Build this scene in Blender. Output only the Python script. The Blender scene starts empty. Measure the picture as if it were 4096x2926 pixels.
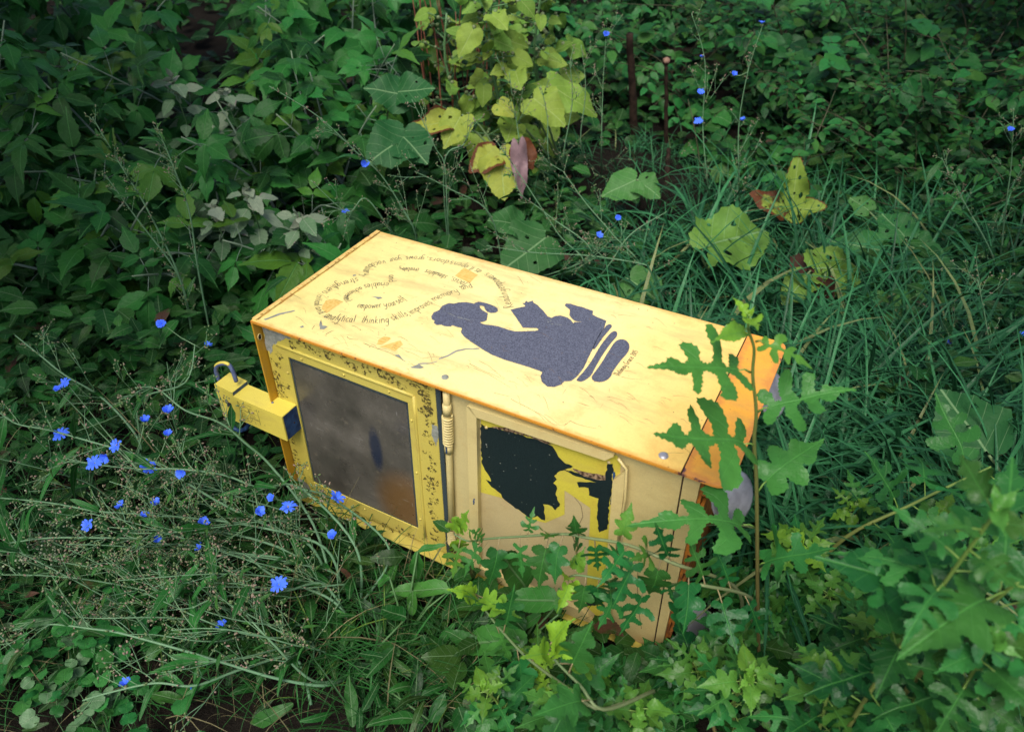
import bpy, math, random
import numpy as np
from mathutils import Vector, Matrix
from mathutils.geometry import delaunay_2d_cdt

R = np.random.RandomState(11)
C = bpy.context.scene.collection
SC = bpy.context.scene

# ------------------------------------------------------------------ camera, world, light
FPX, PITCH, ROLL = 2999.62, 0.66324317, 0.01096173
CAM = np.array([0.0, 0.0, 1.4919569])
cp, sp_ = math.cos(PITCH), math.sin(PITCH)
cr, sr = math.cos(ROLL), math.sin(ROLL)
R0 = np.array([1.0, 0, 0]); U0 = np.array([0, sp_, cp]); F0 = np.array([0, cp, -sp_])
Rx = cr * R0 + sr * U0; Ux = cr * U0 - sr * R0
cam = bpy.data.cameras.new('camera')
cam.lens = FPX / 4096 * 36; cam.sensor_width = 36
cam.clip_start = 0.02; cam.clip_end = 500
cam.dof.use_dof = True; cam.dof.focus_distance = 1.72; cam.dof.aperture_fstop = 4.2
co = bpy.data.objects.new('camera', cam); C.objects.link(co)
co.matrix_world = Matrix(((Rx[0], Ux[0], -F0[0], CAM[0]), (Rx[1], Ux[1], -F0[1], CAM[1]),
                          (Rx[2], Ux[2], -F0[2], CAM[2]), (0, 0, 0, 1)))
SC.camera = co
SUN_EL, SUN_AZ = math.radians(58), math.radians(200)      # azimuth measured from +Y clockwise
w = bpy.data.worlds.new('World'); SC.world = w; w.use_nodes = True
sky = w.node_tree.nodes.new('ShaderNodeTexSky'); sky.sky_type = 'NISHITA'; sky.sun_disc = False
sky.sun_elevation = SUN_EL; sky.sun_rotation = SUN_AZ
sky.dust_density = 4.0; sky.air_density = 1.0; sky.ozone_density = 1.0
bg = w.node_tree.nodes['Background']; bg.inputs['Strength'].default_value = 0.11
w.node_tree.links.new(sky.outputs[0], bg.inputs[0])
sl = bpy.data.lights.new('sun', 'SUN'); sl.energy = 2.1; sl.angle = math.radians(34); sl.color = (1.0, 0.965, 0.89)
so = bpy.data.objects.new('sun', sl); C.objects.link(so)
sd = Vector((math.sin(SUN_AZ) * math.cos(SUN_EL), math.cos(SUN_AZ) * math.cos(SUN_EL), math.sin(SUN_EL)))
so.rotation_euler = sd.to_track_quat('Z', 'Y').to_euler(); so.location = (0, 0, 6)
SC.view_settings.view_transform = 'Standard'; SC.view_settings.look = 'None'
SC.view_settings.exposure = 0.72; SC.view_settings.gamma = 1.0
SC.cycles.max_bounces = 6; SC.cycles.diffuse_bounces = 3; SC.cycles.transparent_max_bounces = 12; SC.cycles.transmission_bounces = 4


# ------------------------------------------------------------------ picture <-> place
def ray(vx, vy, k=4096 / 2273):
    X = vx * k - 2048; Y = vy * k - 1463
    x = cr * X + sr * Y; y = -sr * X + cr * Y
    return F0 * FPX + R0 * x - U0 * y
def at(vx, vy, z=0.0):                     # point at height z
    d = ray(vx, vy); return CAM + d * ((z - CAM[2]) / d[2])
def up(vx, vy, Y):                         # point at distance Y in front
    d = ray(vx, vy); return CAM + d * (Y / d[1])
BL_, BD, BV = 1.05, 0.468825, 0.562686     # box: length, depth, height as it lies
BYAW = -0.47401959
BO = np.array([-0.569194, 1.337756, 0.0])
EX = np.array([math.cos(BYAW), math.sin(BYAW), 0]); EY = np.array([-math.sin(BYAW), math.cos(BYAW), 0])
def to_box(P):
    d = P - BO; return np.array([d @ EX, d @ EY, d[2]])
def to_world(p):
    return BO + EX * p[0] + EY * p[1] + np.array([0, 0, p[2]])
def TM(px, py, z=BV):                      # photo pixel -> (u, y) on the upward face
    d = ray(px, py, 1.0); P = CAM + d * ((z - CAM[2]) / d[2]); q = to_box(P); return q[0], q[1]
def FM(px, py, yo=0.022):                  # photo pixel -> (u, z) on a plane parallel to the front
    d = ray(px, py, 1.0); o = to_box(CAM); e = np.array([d @ EX, d @ EY, d[2]])
    q = o + e * ((yo - o[1]) / e[1]); return q[0], q[2]
def ground_h(x, y):
    return 0.025 * np.sin(x * 2.3 + 1) * np.cos(y * 1.9) + 0.015 * np.sin(x * 6.1 + y * 4.7) + 0.02 * np.maximum(0, y - 2.2)


# ------------------------------------------------------------------ node helper
class NT:
    def __init__(s, name, rough=0.5, spec=0.5):
        s.m = bpy.data.materials.new(name); s.m.use_nodes = True
        s.t = s.m.node_tree; s.n = s.t.nodes; s.b = s.n['Principled BSDF']
        s.b.inputs['Roughness'].default_value = rough; s.b.inputs['Specular IOR Level'].default_value = spec
        s.out = s.n['Material Output']
    def put(s, sock, v):
        if hasattr(v, 'links'): s.t.links.new(v, sock)
        elif isinstance(v, (tuple, list)) and len(v) == 3 and len(sock.default_value) == 4: sock.default_value = (*v, 1)
        else: sock.default_value = v
    def math(s, op, a, b=0.0, c=0.0, clamp=False):
        n = s.n.new('ShaderNodeMath'); n.operation = op; n.use_clamp = clamp
        s.put(n.inputs[0], a); s.put(n.inputs[1], b)
        if len(n.inputs) > 2: s.put(n.inputs[2], c)
        return n.outputs[0]
    def coord(s): return s.n.new('ShaderNodeTexCoord').outputs['Object']
    def uv(s): return s.n.new('ShaderNodeUVMap').outputs[0]
    def xyz(s, v):
        n = s.n.new('ShaderNodeSeparateXYZ'); s.put(n.inputs[0], v); return n.outputs
    def scale(s, v, sc, rot=(0, 0, 0)):
        n = s.n.new('ShaderNodeMapping'); s.put(n.inputs[0], v); n.inputs['Scale'].default_value = sc; n.inputs['Rotation'].default_value = rot
        return n.outputs[0]
    def noise(s, vec, sc, det=3.0, ro=0.55, dist=0.0):
        n = s.n.new('ShaderNodeTexNoise'); s.put(n.inputs['Vector'], vec)
        n.inputs['Scale'].default_value = sc; n.inputs['Detail'].default_value = det; n.inputs['Roughness'].default_value = ro
        n.inputs['Distortion'].default_value = dist
        return n.outputs[0]
    def ramp(s, f, stops, mode='LINEAR'):
        n = s.n.new('ShaderNodeValToRGB'); n.color_ramp.interpolation = mode; s.put(n.inputs[0], f)
        e = n.color_ramp.elements
        while len(e) < len(stops): e.new(0.5)
        for i, (p, c) in enumerate(stops):
            e[i].position = p; e[i].color = (c, c, c, 1) if isinstance(c, (int, float)) else (*c, 1)
        return n.outputs[0]
    def step(s, v, a, b):                  # smooth 0..1 between a and b
        n = s.n.new('ShaderNodeMapRange'); n.interpolation_type = 'SMOOTHSTEP'
        s.put(n.inputs[0], v); s.put(n.inputs[1], a); s.put(n.inputs[2], b); return n.outputs[0]
    def mix(s, f, a, b, blend='MIX'):
        n = s.n.new('ShaderNodeMix'); n.data_type = 'RGBA'; n.blend_type = blend
        s.put(n.inputs[0], f); s.put(n.inputs[6], a); s.put(n.inputs[7], b); return n.outputs[2]
    def attr(s, name):
        n = s.n.new('ShaderNodeAttribute'); n.attribute_name = name; return n
    def rnd(s): return s.n.new('ShaderNodeObjectInfo').outputs['Random']
    def bump(s, h, strength=0.3, dist=0.002):
        n = s.n.new('ShaderNodeBump'); n.inputs['Strength'].default_value = strength; n.inputs['Distance'].default_value = dist
        s.put(n.inputs['Height'], h); s.t.links.new(n.outputs[0], s.b.inputs['Normal'])
    def col(s, c): s.put(s.b.inputs['Base Color'], c); return s
    def rough(s, r): s.put(s.b.inputs['Roughness'], r); return s
    def alpha(s, a): s.put(s.b.inputs['Alpha'], a); return s
    def trans(s, c, f):
        t = s.n.new('ShaderNodeBsdfTranslucent'); s.put(t.inputs[0], c)
        m = s.n.new('ShaderNodeMixShader'); m.inputs[0].default_value = f
        s.t.links.new(s.b.outputs[0], m.inputs[1]); s.t.links.new(t.outputs[0], m.inputs[2])
        s.t.links.new(m.outputs[0], s.out.inputs[0])

def leaf_mat(name, dark, light, old, brown, vein, nv=7.0, rough=0.45, veinw=0.035, tr=0.22, vs=0.6):
    n = NT(name, rough, 0.20)
    t = n.xyz(n.attr('tint').outputs['Color'])
    uv = n.xyz(n.uv()); au = n.math('ABSOLUTE', uv[0])
    c = n.mix(t[0], dark, light)
    o = n.noise(n.coord(), 9.0, 3.0)
    c = n.mix(n.math('MULTIPLY', t[1], n.math('ADD', 0.7, n.math('MULTIPLY', o, 0.6)), clamp=True), c, old)
    # veins
    mid = n.step(au, 0.018, 0.006)
    k = n.math('FRACT', n.math('SUBTRACT', n.math('MULTIPLY', uv[1], nv), n.math('MULTIPLY', au, nv * 0.85)))
    lat = n.step(n.math('ABSOLUTE', n.math('SUBTRACT', k, 0.5)), veinw * 1.6, veinw * 0.3)
    v = n.math('MULTIPLY', n.math('MAXIMUM', mid, n.math('MULTIPLY', lat, 0.55)), vs)
    c = n.mix(v, c, vein)
    f = n.noise(n.coord(), 60.0, 2.0)
    c = n.mix(0.35, c, n.mix(f, (0.25, 0.3, 0.25), (0.9, 0.9, 0.8)), 'OVERLAY')
    # brown dead margin, follows the age stored for the leaf
    b = n.step(n.math('ADD', t[2], n.math('MULTIPLY', n.math('SUBTRACT', n.noise(n.coord(), 22.0, 4.0), 0.5), 0.7)), 0.5, 0.62)
    c = n.mix(b, c, n.mix(f, brown, tuple(x * 0.45 for x in brown)))
    n.col(c)
    n.bump(n.math('ADD', n.math('MULTIPLY', v, -1.0), n.math('MULTIPLY', n.noise(n.coord(), 70.0, 2.0), 1.2)), 0.6, 0.003)
    n.trans(c, tr)
    return n.m

def plain_mat(name, a, b, sc=40.0, rough=0.6, spec=0.3, bump=0.0, metal=0.0):
    n = NT(name, rough, spec); f = n.noise(n.coord(), sc, 4.0)
    n.col(n.mix(n.step(f, 0.35, 0.65), a, b)); n.b.inputs['Metallic'].default_value = metal
    if bump: n.bump(f, bump, 0.002)
    return n.m
def stem_mat(name, a, b, tip):
    n = NT(name, 0.5, 0.3); t = n.xyz(n.attr('tint').outputs['Color'])
    n.col(n.mix(t[1], n.mix(n.noise(n.coord(), 25.0, 2.0), a, b), tip)); return n.m

M = {}
M['elder'] = leaf_mat('elder_leaf', (.002, .026, .004), (.021, .150, .026), (.10, .19, .012), (.12, .05, .02), (.06, .19, .05), rough=.46, tr=.14)
M['bush'] = leaf_mat('bush_leaf', (.0015, .020, .004), (.017, .125, .028), (.10, .20, .02), (.12, .05, .02), (.04, .14, .04), vs=.4, tr=.14)
M['mulberry'] = leaf_mat('mulberry_leaf', (.002, .034, .009), (.022, .155, .038), (.17, .32, .025), (.12, .05, .02), (.07, .25, .05), nv=5.5, rough=.36, tr=.16, vs=.4)
M['burdock'] = leaf_mat('burdock_leaf', (.010, .064, .018), (.032, .140, .036), (.20, .30, .035), (.085, .035, .022), (.20, .33, .16), nv=5.0, rough=.55, veinw=.03, tr=.14)
M['burdock_yellow'] = leaf_mat('yellowing_leaf', (.050, .150, .022), (.120, .250, .038), (.27, .30, .045), (.15, .05, .018), (.28, .36, .12), nv=5.0, rough=.6, tr=.18)
M['weed'] = leaf_mat('weed_leaf', (.0015, .022, .003), (.020, .125, .022), (.12, .20, .03), (.10, .05, .03), (.11, .19, .09), nv=6.0, rough=.45, tr=.12)
M['pale'] = leaf_mat('pale_leaf', (.035, .12, .045), (.10, .21, .095), (.30, .33, .25), (.34, .22, .24), (.3, .36, .26), nv=6)
M['grass'] = leaf_mat('grass_blade', (.003, .034, .014), (.042, .190, .072), (.24, .23, .09), (.2, .12, .05), (.12, .25, .15), nv=0.0, rough=.38, vs=.35, tr=.15)
M['straw'] = leaf_mat('dry_grass_blade', (.09, .085, .04), (.22, .19, .10), (.3, .24, .14), (.2, .12, .05), (.3, .26, .15), nv=0.0, rough=.6, vs=.2)
M['stem_green'] = stem_mat('green_stem', (.07, .16, .06), (.11, .22, .09), (.26, .20, .10))
M['stem_grey'] = stem_mat('grey_green_stem', (.080, .185, .095), (.135, .265, .145), (.19, .25, .09))
M['stem_blue'] = stem_mat('bluish_stem', (.09, .14, .15), (.16, .22, .23), (.18, .25, .10))
M['stem_brown'] = stem_mat('brown_stem', (.095, .075, .025), (.15, .105, .04), (.14, .26, .05))
M['bud'] = stem_mat('bud', (.09, .15, .05), (.14, .21, .085), (.26, .18, .145))
M['twig'] = plain_mat('dry_twig', (.19, .11, .075), (.30, .18, .13), 30)
M['dead'] = plain_mat('dead_stalk', (.012, .008, .006), (.034, .021, .015), 30, .9, .1, .6)
M['petal'] = NT('blue_petal', .5, .2).col((.06, .16, .85)).m


# ------------------------------------------------------------------ object helpers
def tag(o, label=None, cat=None, group=None, kind=None):
    if label: o['label'] = label
    if cat: o['category'] = cat
    if group: o['group'] = group
    if kind: o['kind'] = kind
    return o
def thing(name, label, cat, loc=(0, 0, 0), rz=0.0, group=None):
    o = bpy.data.objects.new(name, None); C.objects.link(o); o.empty_display_size = .05
    o.location = tuple(loc); o.rotation_euler = (0, 0, rz); return tag(o, label, cat, group)

class G:                                   # growing triangle mesh; points are given in world space
    def __init__(s, origin=(0, 0, 0)):
        s.v = []; s.f = []; s.uv = []; s.t = []; s.nv = 0; s.o = np.array(origin, float)
    def raw(s, V, F, UV=None, tint=(0, 0, 0)):
        V = np.asarray(V, float); F = np.asarray(F, int)
        s.v.append(V); s.f.append(F + s.nv); s.nv += len(V)
        s.uv.append(np.zeros((len(V), 2)) if UV is None else UV)
        t = np.asarray(tint, float)
        s.t.append(np.tile(t, (len(V), 1)) if t.ndim == 1 else t)
    def leaf(s, T, P, d, n, size, tint=(0.5, 0, 0), wide=1.0, edge=0.0):
        d = np.asarray(d, float); d = d / (np.linalg.norm(d) + 1e-9)
        x = np.cross(d, n); x /= (np.linalg.norm(x) + 1e-9); z = np.cross(x, d)
        V = (T['v'][:, :1] * x * wide + T['v'][:, 1:2] * d + T['v'][:, 2:] * z) * size + np.asarray(P)
        t = np.tile(np.asarray(tint, float), (len(V), 1))
        if edge: t[:, 2] += edge * T['rim']
        s.raw(V, T['f'], T['uv'], t)
    def tube(s, pts, r0, r1=None, k=5, tint=(0, 0, 0), t1=None):
        pts = np.asarray(pts, float); n = len(pts); r1 = r0 if r1 is None else r1
        tg = np.gradient(pts, axis=0); tg /= (np.linalg.norm(tg, axis=1)[:, None] + 1e-9)
        ref = np.array([0.31, 0.17, 0.94]) if abs(tg[0][2]) < .9 else np.array([1.0, .1, 0])
        a = np.cross(tg, ref); a /= (np.linalg.norm(a, axis=1)[:, None] + 1e-9); b = np.cross(tg, a)
        rr = np.linspace(r0, r1, n)[:, None, None]
        th = np.arange(k) * 2 * math.pi / k
        ring = pts[:, None, :] + rr * (np.cos(th)[None, :, None] * a[:, None, :] + np.sin(th)[None, :, None] * b[:, None, :])
        V = np.concatenate([ring.reshape(-1, 3), pts[:1], pts[-1:]])
        F = []
        for i in range(n - 1):
            for j in range(k):
                p, q = i * k + j, i * k + (j + 1) % k
                F += [(p, q, q + k), (p, q + k, p + k)]
        for j in range(k):
            F += [((j + 1) % k, j, n * k), ((n - 1) * k + j, (n - 1) * k + (j + 1) % k, n * k + 1)]
        t0 = np.asarray(tint, float); te = t0 if t1 is None else np.asarray(t1, float)
        w = np.linspace(0, 1, n)[:, None]; tt = np.repeat(t0 * (1 - w) + te * w, k, axis=0)
        s.raw(V, F, None, np.concatenate([tt, t0[None], te[None]]))
    def ball(s, c, r, tint=(0, 0, 0), axis=(0, 0, 1), stretch=1.0):
        a = np.asarray(axis, float); a = a / np.linalg.norm(a)
        x = np.cross(a, [.3, .8, .1]); x /= np.linalg.norm(x); y = np.cross(a, x)
        V = [a * stretch]; 
        for zz, rr in ((.45, .89), (-.45, .89)):
            V += [a * zz * stretch + rr * (math.cos(q) * x + math.sin(q) * y) for q in np.arange(5) * 1.2566]
        V.append(-a * stretch)
        F = [(0, 1 + j, 1 + (j + 1) % 5) for j in range(5)]
        for j in range(5):
            p, q = 1 + j, 1 + (j + 1) % 5
            F += [(p, p + 5, q + 5), (p, q + 5, q)]
        F += [(11, 6 + (j + 1) % 5, 6 + j) for j in range(5)]
        s.raw(np.array(V) * r + np.asarray(c), F, None, tint)
    def build(s, name, m, parent=None, smooth=True):
        if not s.v: return None
        V = np.concatenate(s.v) - s.o; F = np.concatenate(s.f); UV = np.concatenate(s.uv); T = np.concatenate(s.t)
        me = bpy.data.meshes.new(name)
        me.vertices.add(len(V)); me.vertices.foreach_set('co', V.ravel())
        me.loops.add(len(F) * 3); me.loops.foreach_set('vertex_index', F.ravel().astype(np.int32))
        me.polygons.add(len(F)); me.polygons.foreach_set('loop_start', np.arange(0, len(F) * 3, 3, dtype=np.int32))
        me.polygons.foreach_set('use_smooth', np.full(len(F), smooth))
        u = me.uv_layers.new(name='UVMap'); u.data.foreach_set('uv', UV[F.ravel()].ravel())
        at_ = me.attributes.new('tint', 'FLOAT_COLOR', 'POINT')
        at_.data.foreach_set('color', np.concatenate([T, np.ones((len(T), 1))], 1).ravel())
        me.update(calc_edges=True); me.validate()
        me.materials.append(m)
        o = bpy.data.objects.new(name, me); C.objects.link(o)
        if parent is not None: o.parent = parent
        return o


# ------------------------------------------------------------------ leaf templates
def spline(p, k=4, closed=False):
    p = np.asarray(p, float); n = len(p); out = []
    for i in range(n if closed else n - 1):
        a, b = p[(i - 1) % n] if (closed or i) else p[0], p[i]
        c, d = p[(i + 1) % n], (p[(i + 2) % n] if closed else p[min(i + 2, n - 1)])
        for t in np.arange(k) / k:
            out.append(.5 * ((2 * b) + (-a + c) * t + (2 * a - 5 * b + 4 * c - d) * t * t + (-a + 3 * b - 3 * c + d) * t ** 3))
    if not closed: out.append(p[-1])
    return np.array(out)
def inside(P, poly):
    x, y = P[:, 0], P[:, 1]; r = np.zeros(len(P), bool); n = len(poly)
    for i in range(n):
        x1, y1 = poly[i]; x2, y2 = poly[(i + 1) % n]
        c = (y1 > y) != (y2 > y)
        with np.errstate(divide='ignore', invalid='ignore'):
            r ^= c & (x < (x2 - x1) * (y - y1) / (y2 - y1 + 1e-12) + x1)
    return r
def serrate(p, step, amp, rnd):
    out = []; n = len(p); ph = 0
    seg = np.linalg.norm(np.roll(p, -1, 0) - p, axis=1)
    for i in range(n):
        a, b = p[i], p[(i + 1) % n]; k = max(1, int(round(seg[i] / step)))
        d = (b - a) / (seg[i] + 1e-9); nrm = np.array([d[1], -d[0]])
        for j in range(k):
            out.append(a + (b - a) * j / k + nrm * amp * (1 if ph % 2 else -.4) * rnd.uniform(.5, 1.2)); ph += 1
    return np.array(out)
def fill(poly, grid=None, holes=()):
    pts = [tuple(q) for q in poly]; n = len(pts)
    edges = [(i, (i + 1) % n) for i in range(n)]
    for h in holes:
        b = len(pts); pts += [tuple(q) for q in h]; edges += [(b + i, b + (i + 1) % len(h)) for i in range(len(h))]
    if grid:
        lo, hi = poly.min(0), poly.max(0)
        gx, gy = np.meshgrid(np.arange(lo[0], hi[0], grid), np.arange(lo[1], hi[1], grid))
        q = np.stack([gx.ravel(), gy.ravel()], 1) + grid * .37
        q = q[inside(q, poly)]
        if len(q):
            dd = np.min(np.linalg.norm(q[:, None] - poly[None], axis=2), 1); q = q[dd > grid * .45]
        pts += [tuple(x) for x in q]
    v, _, f, _, _, _ = delaunay_2d_cdt([Vector(p) for p in pts], edges, [], 0, 1e-6)
    v = np.array([tuple(x) for x in v]); f = np.array([t for t in f if len(t) == 3], int)
    c = v[f].mean(1); ok = inside(c, poly)
    for h in holes: ok &= ~inside(c, np.asarray(h))
    f = f[ok]
    e1, e2 = v[f[:, 1]] - v[f[:, 0]], v[f[:, 2]] - v[f[:, 0]]
    a = e1[:, 0] * e2[:, 1] - e1[:, 1] * e2[:, 0]
    f[a < 0] = f[a < 0][:, ::-1]; f = f[np.abs(a) > 1e-10]
    return v, f
def template(half, rnd, k=3, teeth=None, grid=.16, droop=.15, fold=.15, wave=.03, holes=(), asym=.06, curl=0.0):
    h = np.asarray(half, float)
    L = h[1:-1] * [-1, 1]
    full = np.concatenate([h, L[::-1]])
    full = full + rnd.normal(0, asym * .25, full.shape) * (np.abs(full[:, :1]) > .02)
    o = spline(full, k, True) if k > 1 else full
    if teeth: o = serrate(o, teeth[0], teeth[1], rnd)
    v, f = fill(o, grid, holes)
    x, y = v[:, 0], v[:, 1]
    ph = rnd.uniform(0, 6, 3)
    z = -droop * np.maximum(0, y) ** 2 + fold * np.abs(x) - curl * x * x * 2 + wave * (np.sin(9 * y + ph[0] + 3 * np.sign(x)) * np.abs(x) * 3 + .6 * np.sin(7 * x + ph[1]) * np.cos(6 * y + ph[2]))
    rim = np.min(np.linalg.norm(v[:, None] - o[None], axis=2), 1)
    rim = np.clip(1 - rim / .1, 0, 1)
    return dict(v=np.stack([x, y, z], 1), f=f, uv=np.stack([x, y], 1), rim=rim)

MUL = [(0, 0), (.04, -.03), (.11, -.10), (.21, -.10), (.25, -.02), (.18, .06), (.08, .10), (.045, .14), (.06, .185), (.16, .20), (.28, .20), (.40, .25), (.47, .35), (.40, .41), (.29, .385),
       (.17, .355), (.08, .35), (.045, .39), (.05, .44), (.10, .485), (.20, .51), (.30, .59), (.28, .66), (.18, .65), (.09, .63), (.055, .66), (.06, .70), (.12, .77), (.11, .84), (.05, .90), (0, 1.12)]
MUL2 = [(0, 0), (.05, -.05), (.18, -.06), (.30, .02), (.31, .13), (.20, .20), (.14, .24), (.24, .27), (.37, .33), (.38, .44), (.27, .52), (.15, .52),
        (.13, .57), (.22, .62), (.21, .72), (.13, .80), (.06, .90), (0, 1.10)]
MUL3 = [(0, 0), (.06, -.05), (.2, -.06), (.32, .05), (.36, .2), (.32, .38), (.27, .52), (.2, .66), (.12, .8), (.05, .93), (0, 1.1)]
ELD = [(0, 0), (.07, .04), (.17, .14), (.245, .28), (.265, .40), (.25, .50), (.27, .56), (.2, .64), (.19, .71), (.11, .82), (.045, .92), (0, 1.06)]
OVA = [(0, 0), (.12, .08), (.24, .26), (.27, .45), (.21, .68), (.1, .88), (0, 1)]
LAN = [(0, 0), (.05, .03), (.10, .2), (.135, .42), (.12, .65), (.06, .88), (0, 1)]
COR = [(0, .06), (.08, -.04), (.22, -.06), (.36, .03), (.42, .18), (.41, .34), (.36, .52), (.26, .70), (.14, .86), (0, 1.0)]
DOC = [(0, 0), (.05, .02), (.09, .1), (.14, .25), (.17, .45), (.15, .65), (.10, .82), (.04, .94), (0, 1)]
RND = [(0, .08), (.12, -.04), (.32, -.02), (.47, .16), (.5, .38), (.42, .62), (.24, .8), (0, .86)]
r_ = np.random.RandomState(5)
T = {}
T['mul'] = [template(MUL, r_, 3, (.034, .014), .11, d, f, w) for d, f, w in ((.18, .12, .06), (.32, .2, .07), (.08, .1, .06), (.45, .05, .06), (.22, .25, .08))] + \
           [template(MUL2, r_, 3, (.034, .014), .11, d, f, w) for d, f, w in ((.2, .15, .06), (.35, .1, .07))]
T['muly'] = [template(MUL3, r_, 3, (.06, .035), .14, d, f, .07) for d, f in ((.2, .2),)] + [template(MUL2, r_, 3, (.05, .026), .14, d, f, .08) for d, f in ((.4, .3), (.1, .35))] + [template(MUL2, r_, 3, (.035, .014), .14, .3, .4, .05)]
T['eld'] = [template(ELD, r_, 2, (.05, .012), .17, d, f, w) for d, f, w in ((.25, .16, .025), (.45, .1, .03), (.12, .25, .03), (.35, -.05, .035), (.6, .2, .03))]
T['ova'] = [template(OVA, r_, 1, None, .24, d, f, .02) for d, f in ((.2, .2), (.4, .1), (.1, .3))]
T['lan'] = [template(LAN, r_, 2, None, .14, d, f, .04) for d, f in ((.3, .3), (.6, .2), (.1, .4), (.9, .2))]
T['wee'] = [template(OVA, r_, 2, (.07, .02), .2, d, f, .04) for d, f in ((.3, .25), (.5, .1), (.15, .3))]
def blobs(cs, rnd):
    return [np.array([(cx + r * rnd.uniform(.6, 1.25) * math.cos(q), cy + r * rnd.uniform(.6, 1.25) * math.sin(q)) for q in np.arange(0, 6.28, .8)]) for cx, cy, r in cs]
T['bur'] = [template(COR, r_, 3, (.05, .014), .075, d, f, w, blobs(h, r_), .09, c) for d, f, w, h, c in (
    (.15, .12, .055, [(.16, .3, .04), (-.2, .52, .03)], 0), (.3, .2, .06, [(-.22, .2, .05)], .1), (.1, -.05, .06, [(.2, .62, .035), (-.12, .75, .03), (-.25, .3, .04)], .1),
    (.4, .1, .075, [], .2), (.2, .15, .05, [(.22, .22, .05), (.1, .5, .03), (-.2, .6, .045), (-.12, .25, .025)], 0))]
T['holey'] = [template(COR, r_, 3, (.045, .02), .07, .2, .1, .07, blobs([(.2, .3, .06), (-.2, .42, .05), (.1, .62, .045), (-.08, .78, .035), (-.26, .18, .04), (.27, .12, .03), (.02, .35, .03)], r_), .1), template(COR, r_, 3, (.05, .022), .07, .35, .2, .12, blobs([(.22, .2, .05), (-.15, .55, .035), (-.3, .3, .03)], r_), .15)]
T['dock'] = [template(DOC, r_, 3, (.045, .008), .1, d, f, .07) for d, f in ((.3, .2), (.15, .3), (.6, .15))]
T['round'] = [template(RND, r_, 2, (.11, .03), .2, .2, .1, .05) for _ in range(3)]
T['cor'] = [template(COR, r_, 2, None, .2, d, f, .02) for d, f in ((.3, .15), (.15, .2))]
def blade(seg, bend, wd):
    t = np.linspace(0, 1, seg + 1); wdt = wd * (1 - t ** 2.2) * np.minimum(1, t * 6 + .5)
    y = np.sin(t * bend) / max(bend, .01); z = -(1 - np.cos(t * bend)) / max(bend, .01)
    V = []; uv = []
    for i in range(seg + 1):
        for sx in (-1, 1):
            V.append((sx * wdt[i], y[i], z[i] + .3 * wdt[i])); uv.append((sx * .1, t[i]))
        V.append((0, y[i], z[i])); uv.append((0, t[i]))
    F = []
    for i in range(seg):
        a = i * 3; b = a + 3
        F += [(a, a + 2, b + 2), (a, b + 2, b), (a + 2, a + 1, b + 1), (a + 2, b + 1, b + 2)]
    return dict(v=np.array(V), f=np.array(F), uv=np.array(uv), rim=np.zeros(len(V)))
T['blade'] = [blade(6, b, wd) for b, wd in ((.7, .015), (1.3, .015), (1.9, .016), (2.5, .016), (1.6, .019), (1.0, .010), (2.1, .013))]
def pick(k): return T[k][R.randint(len(T[k]))]
def unit(v): v = np.asarray(v, float); return v / (np.linalg.norm(v) + 1e-9)
Z = np.array([0, 0, 1.0])
def tintv(lo=.1, hi=.9, old=0.0, br=0.0): return (R.uniform(lo, hi), old, br)


# ================================================================== the newspaper box
def paint(name, stops, axis=0, rust=None, grain=.10, blot=.35, rough=.42, speck=1.0, scr=1.0):
    n = NT(name, rough, .45); c = n.coord(); x = n.xyz(c)
    big = n.noise(c, 3.5, 4.0); mid = n.noise(c, 14.0, 5.0, .65); fine = n.noise(c, 420.0, 2.0)
    f = n.math('ADD', n.math('MULTIPLY', x[axis], 1 / BL_ if axis == 0 else 1 / BV), n.math('MULTIPLY', n.math('SUBTRACT', big, .5), .28))
    col = n.ramp(f, stops)
    col = n.mix(n.math('MULTIPLY', n.step(mid, .48, .72), blot), col, n.mix(.75, col, (.42, .20, .03)))
    col = n.mix(grain, col, n.ramp(fine, [(.3, (.15, .12, .08)), (.7, (1, .95, .8))]), 'OVERLAY')
    gm = n.math('MULTIPLY', n.step(n.noise(n.scale(c, (2.2, 9.0, 5.0), (0, 0, .3)), 1.6, 6.0, .7), .47, .74), .42)
    col = n.mix(gm, col, (.33, .22, .09))
    sp = n.math('MULTIPLY', n.step(n.noise(c, 130.0, 2.0, .5), .735, .765), n.step(n.noise(c, 9.0, 3.0), .42, .58))
    col = n.mix(n.math('MULTIPLY', sp, .85 * speck, clamp=True), col, (.10, .055, .03))
    s1 = n.noise(n.scale(c, (14, 230, 60), (0, 0, .5)), 1.0, 2.0, .5); s2 = n.noise(n.scale(c, (210, 12, 60), (0, 0, .35)), 1.0, 2.0, .5)
    pat = n.step(n.noise(c, 5.0, 2.0), .50, .66)
    sc = n.math('MULTIPLY', n.math('MAXIMUM', n.step(s1, .715, .74), n.step(s2, .74, .765)), pat)
    col = n.mix(n.math('MULTIPLY', sc, .6 * scr, clamp=True), col, (.24, .13, .035))
    if rust: col = rust(n, c, x, col)
    n.col(col); n.rough(n.math('ADD', rough - .1, n.math('MULTIPLY', mid, .25)))
    n.bump(n.math('ADD', n.math('MULTIPLY', n.noise(c, 5.0, 1.0), 6.0), n.math('SUBTRACT', n.math('MULTIPLY', mid, .5), sc)), .14, .0015)
    return n.m
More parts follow.
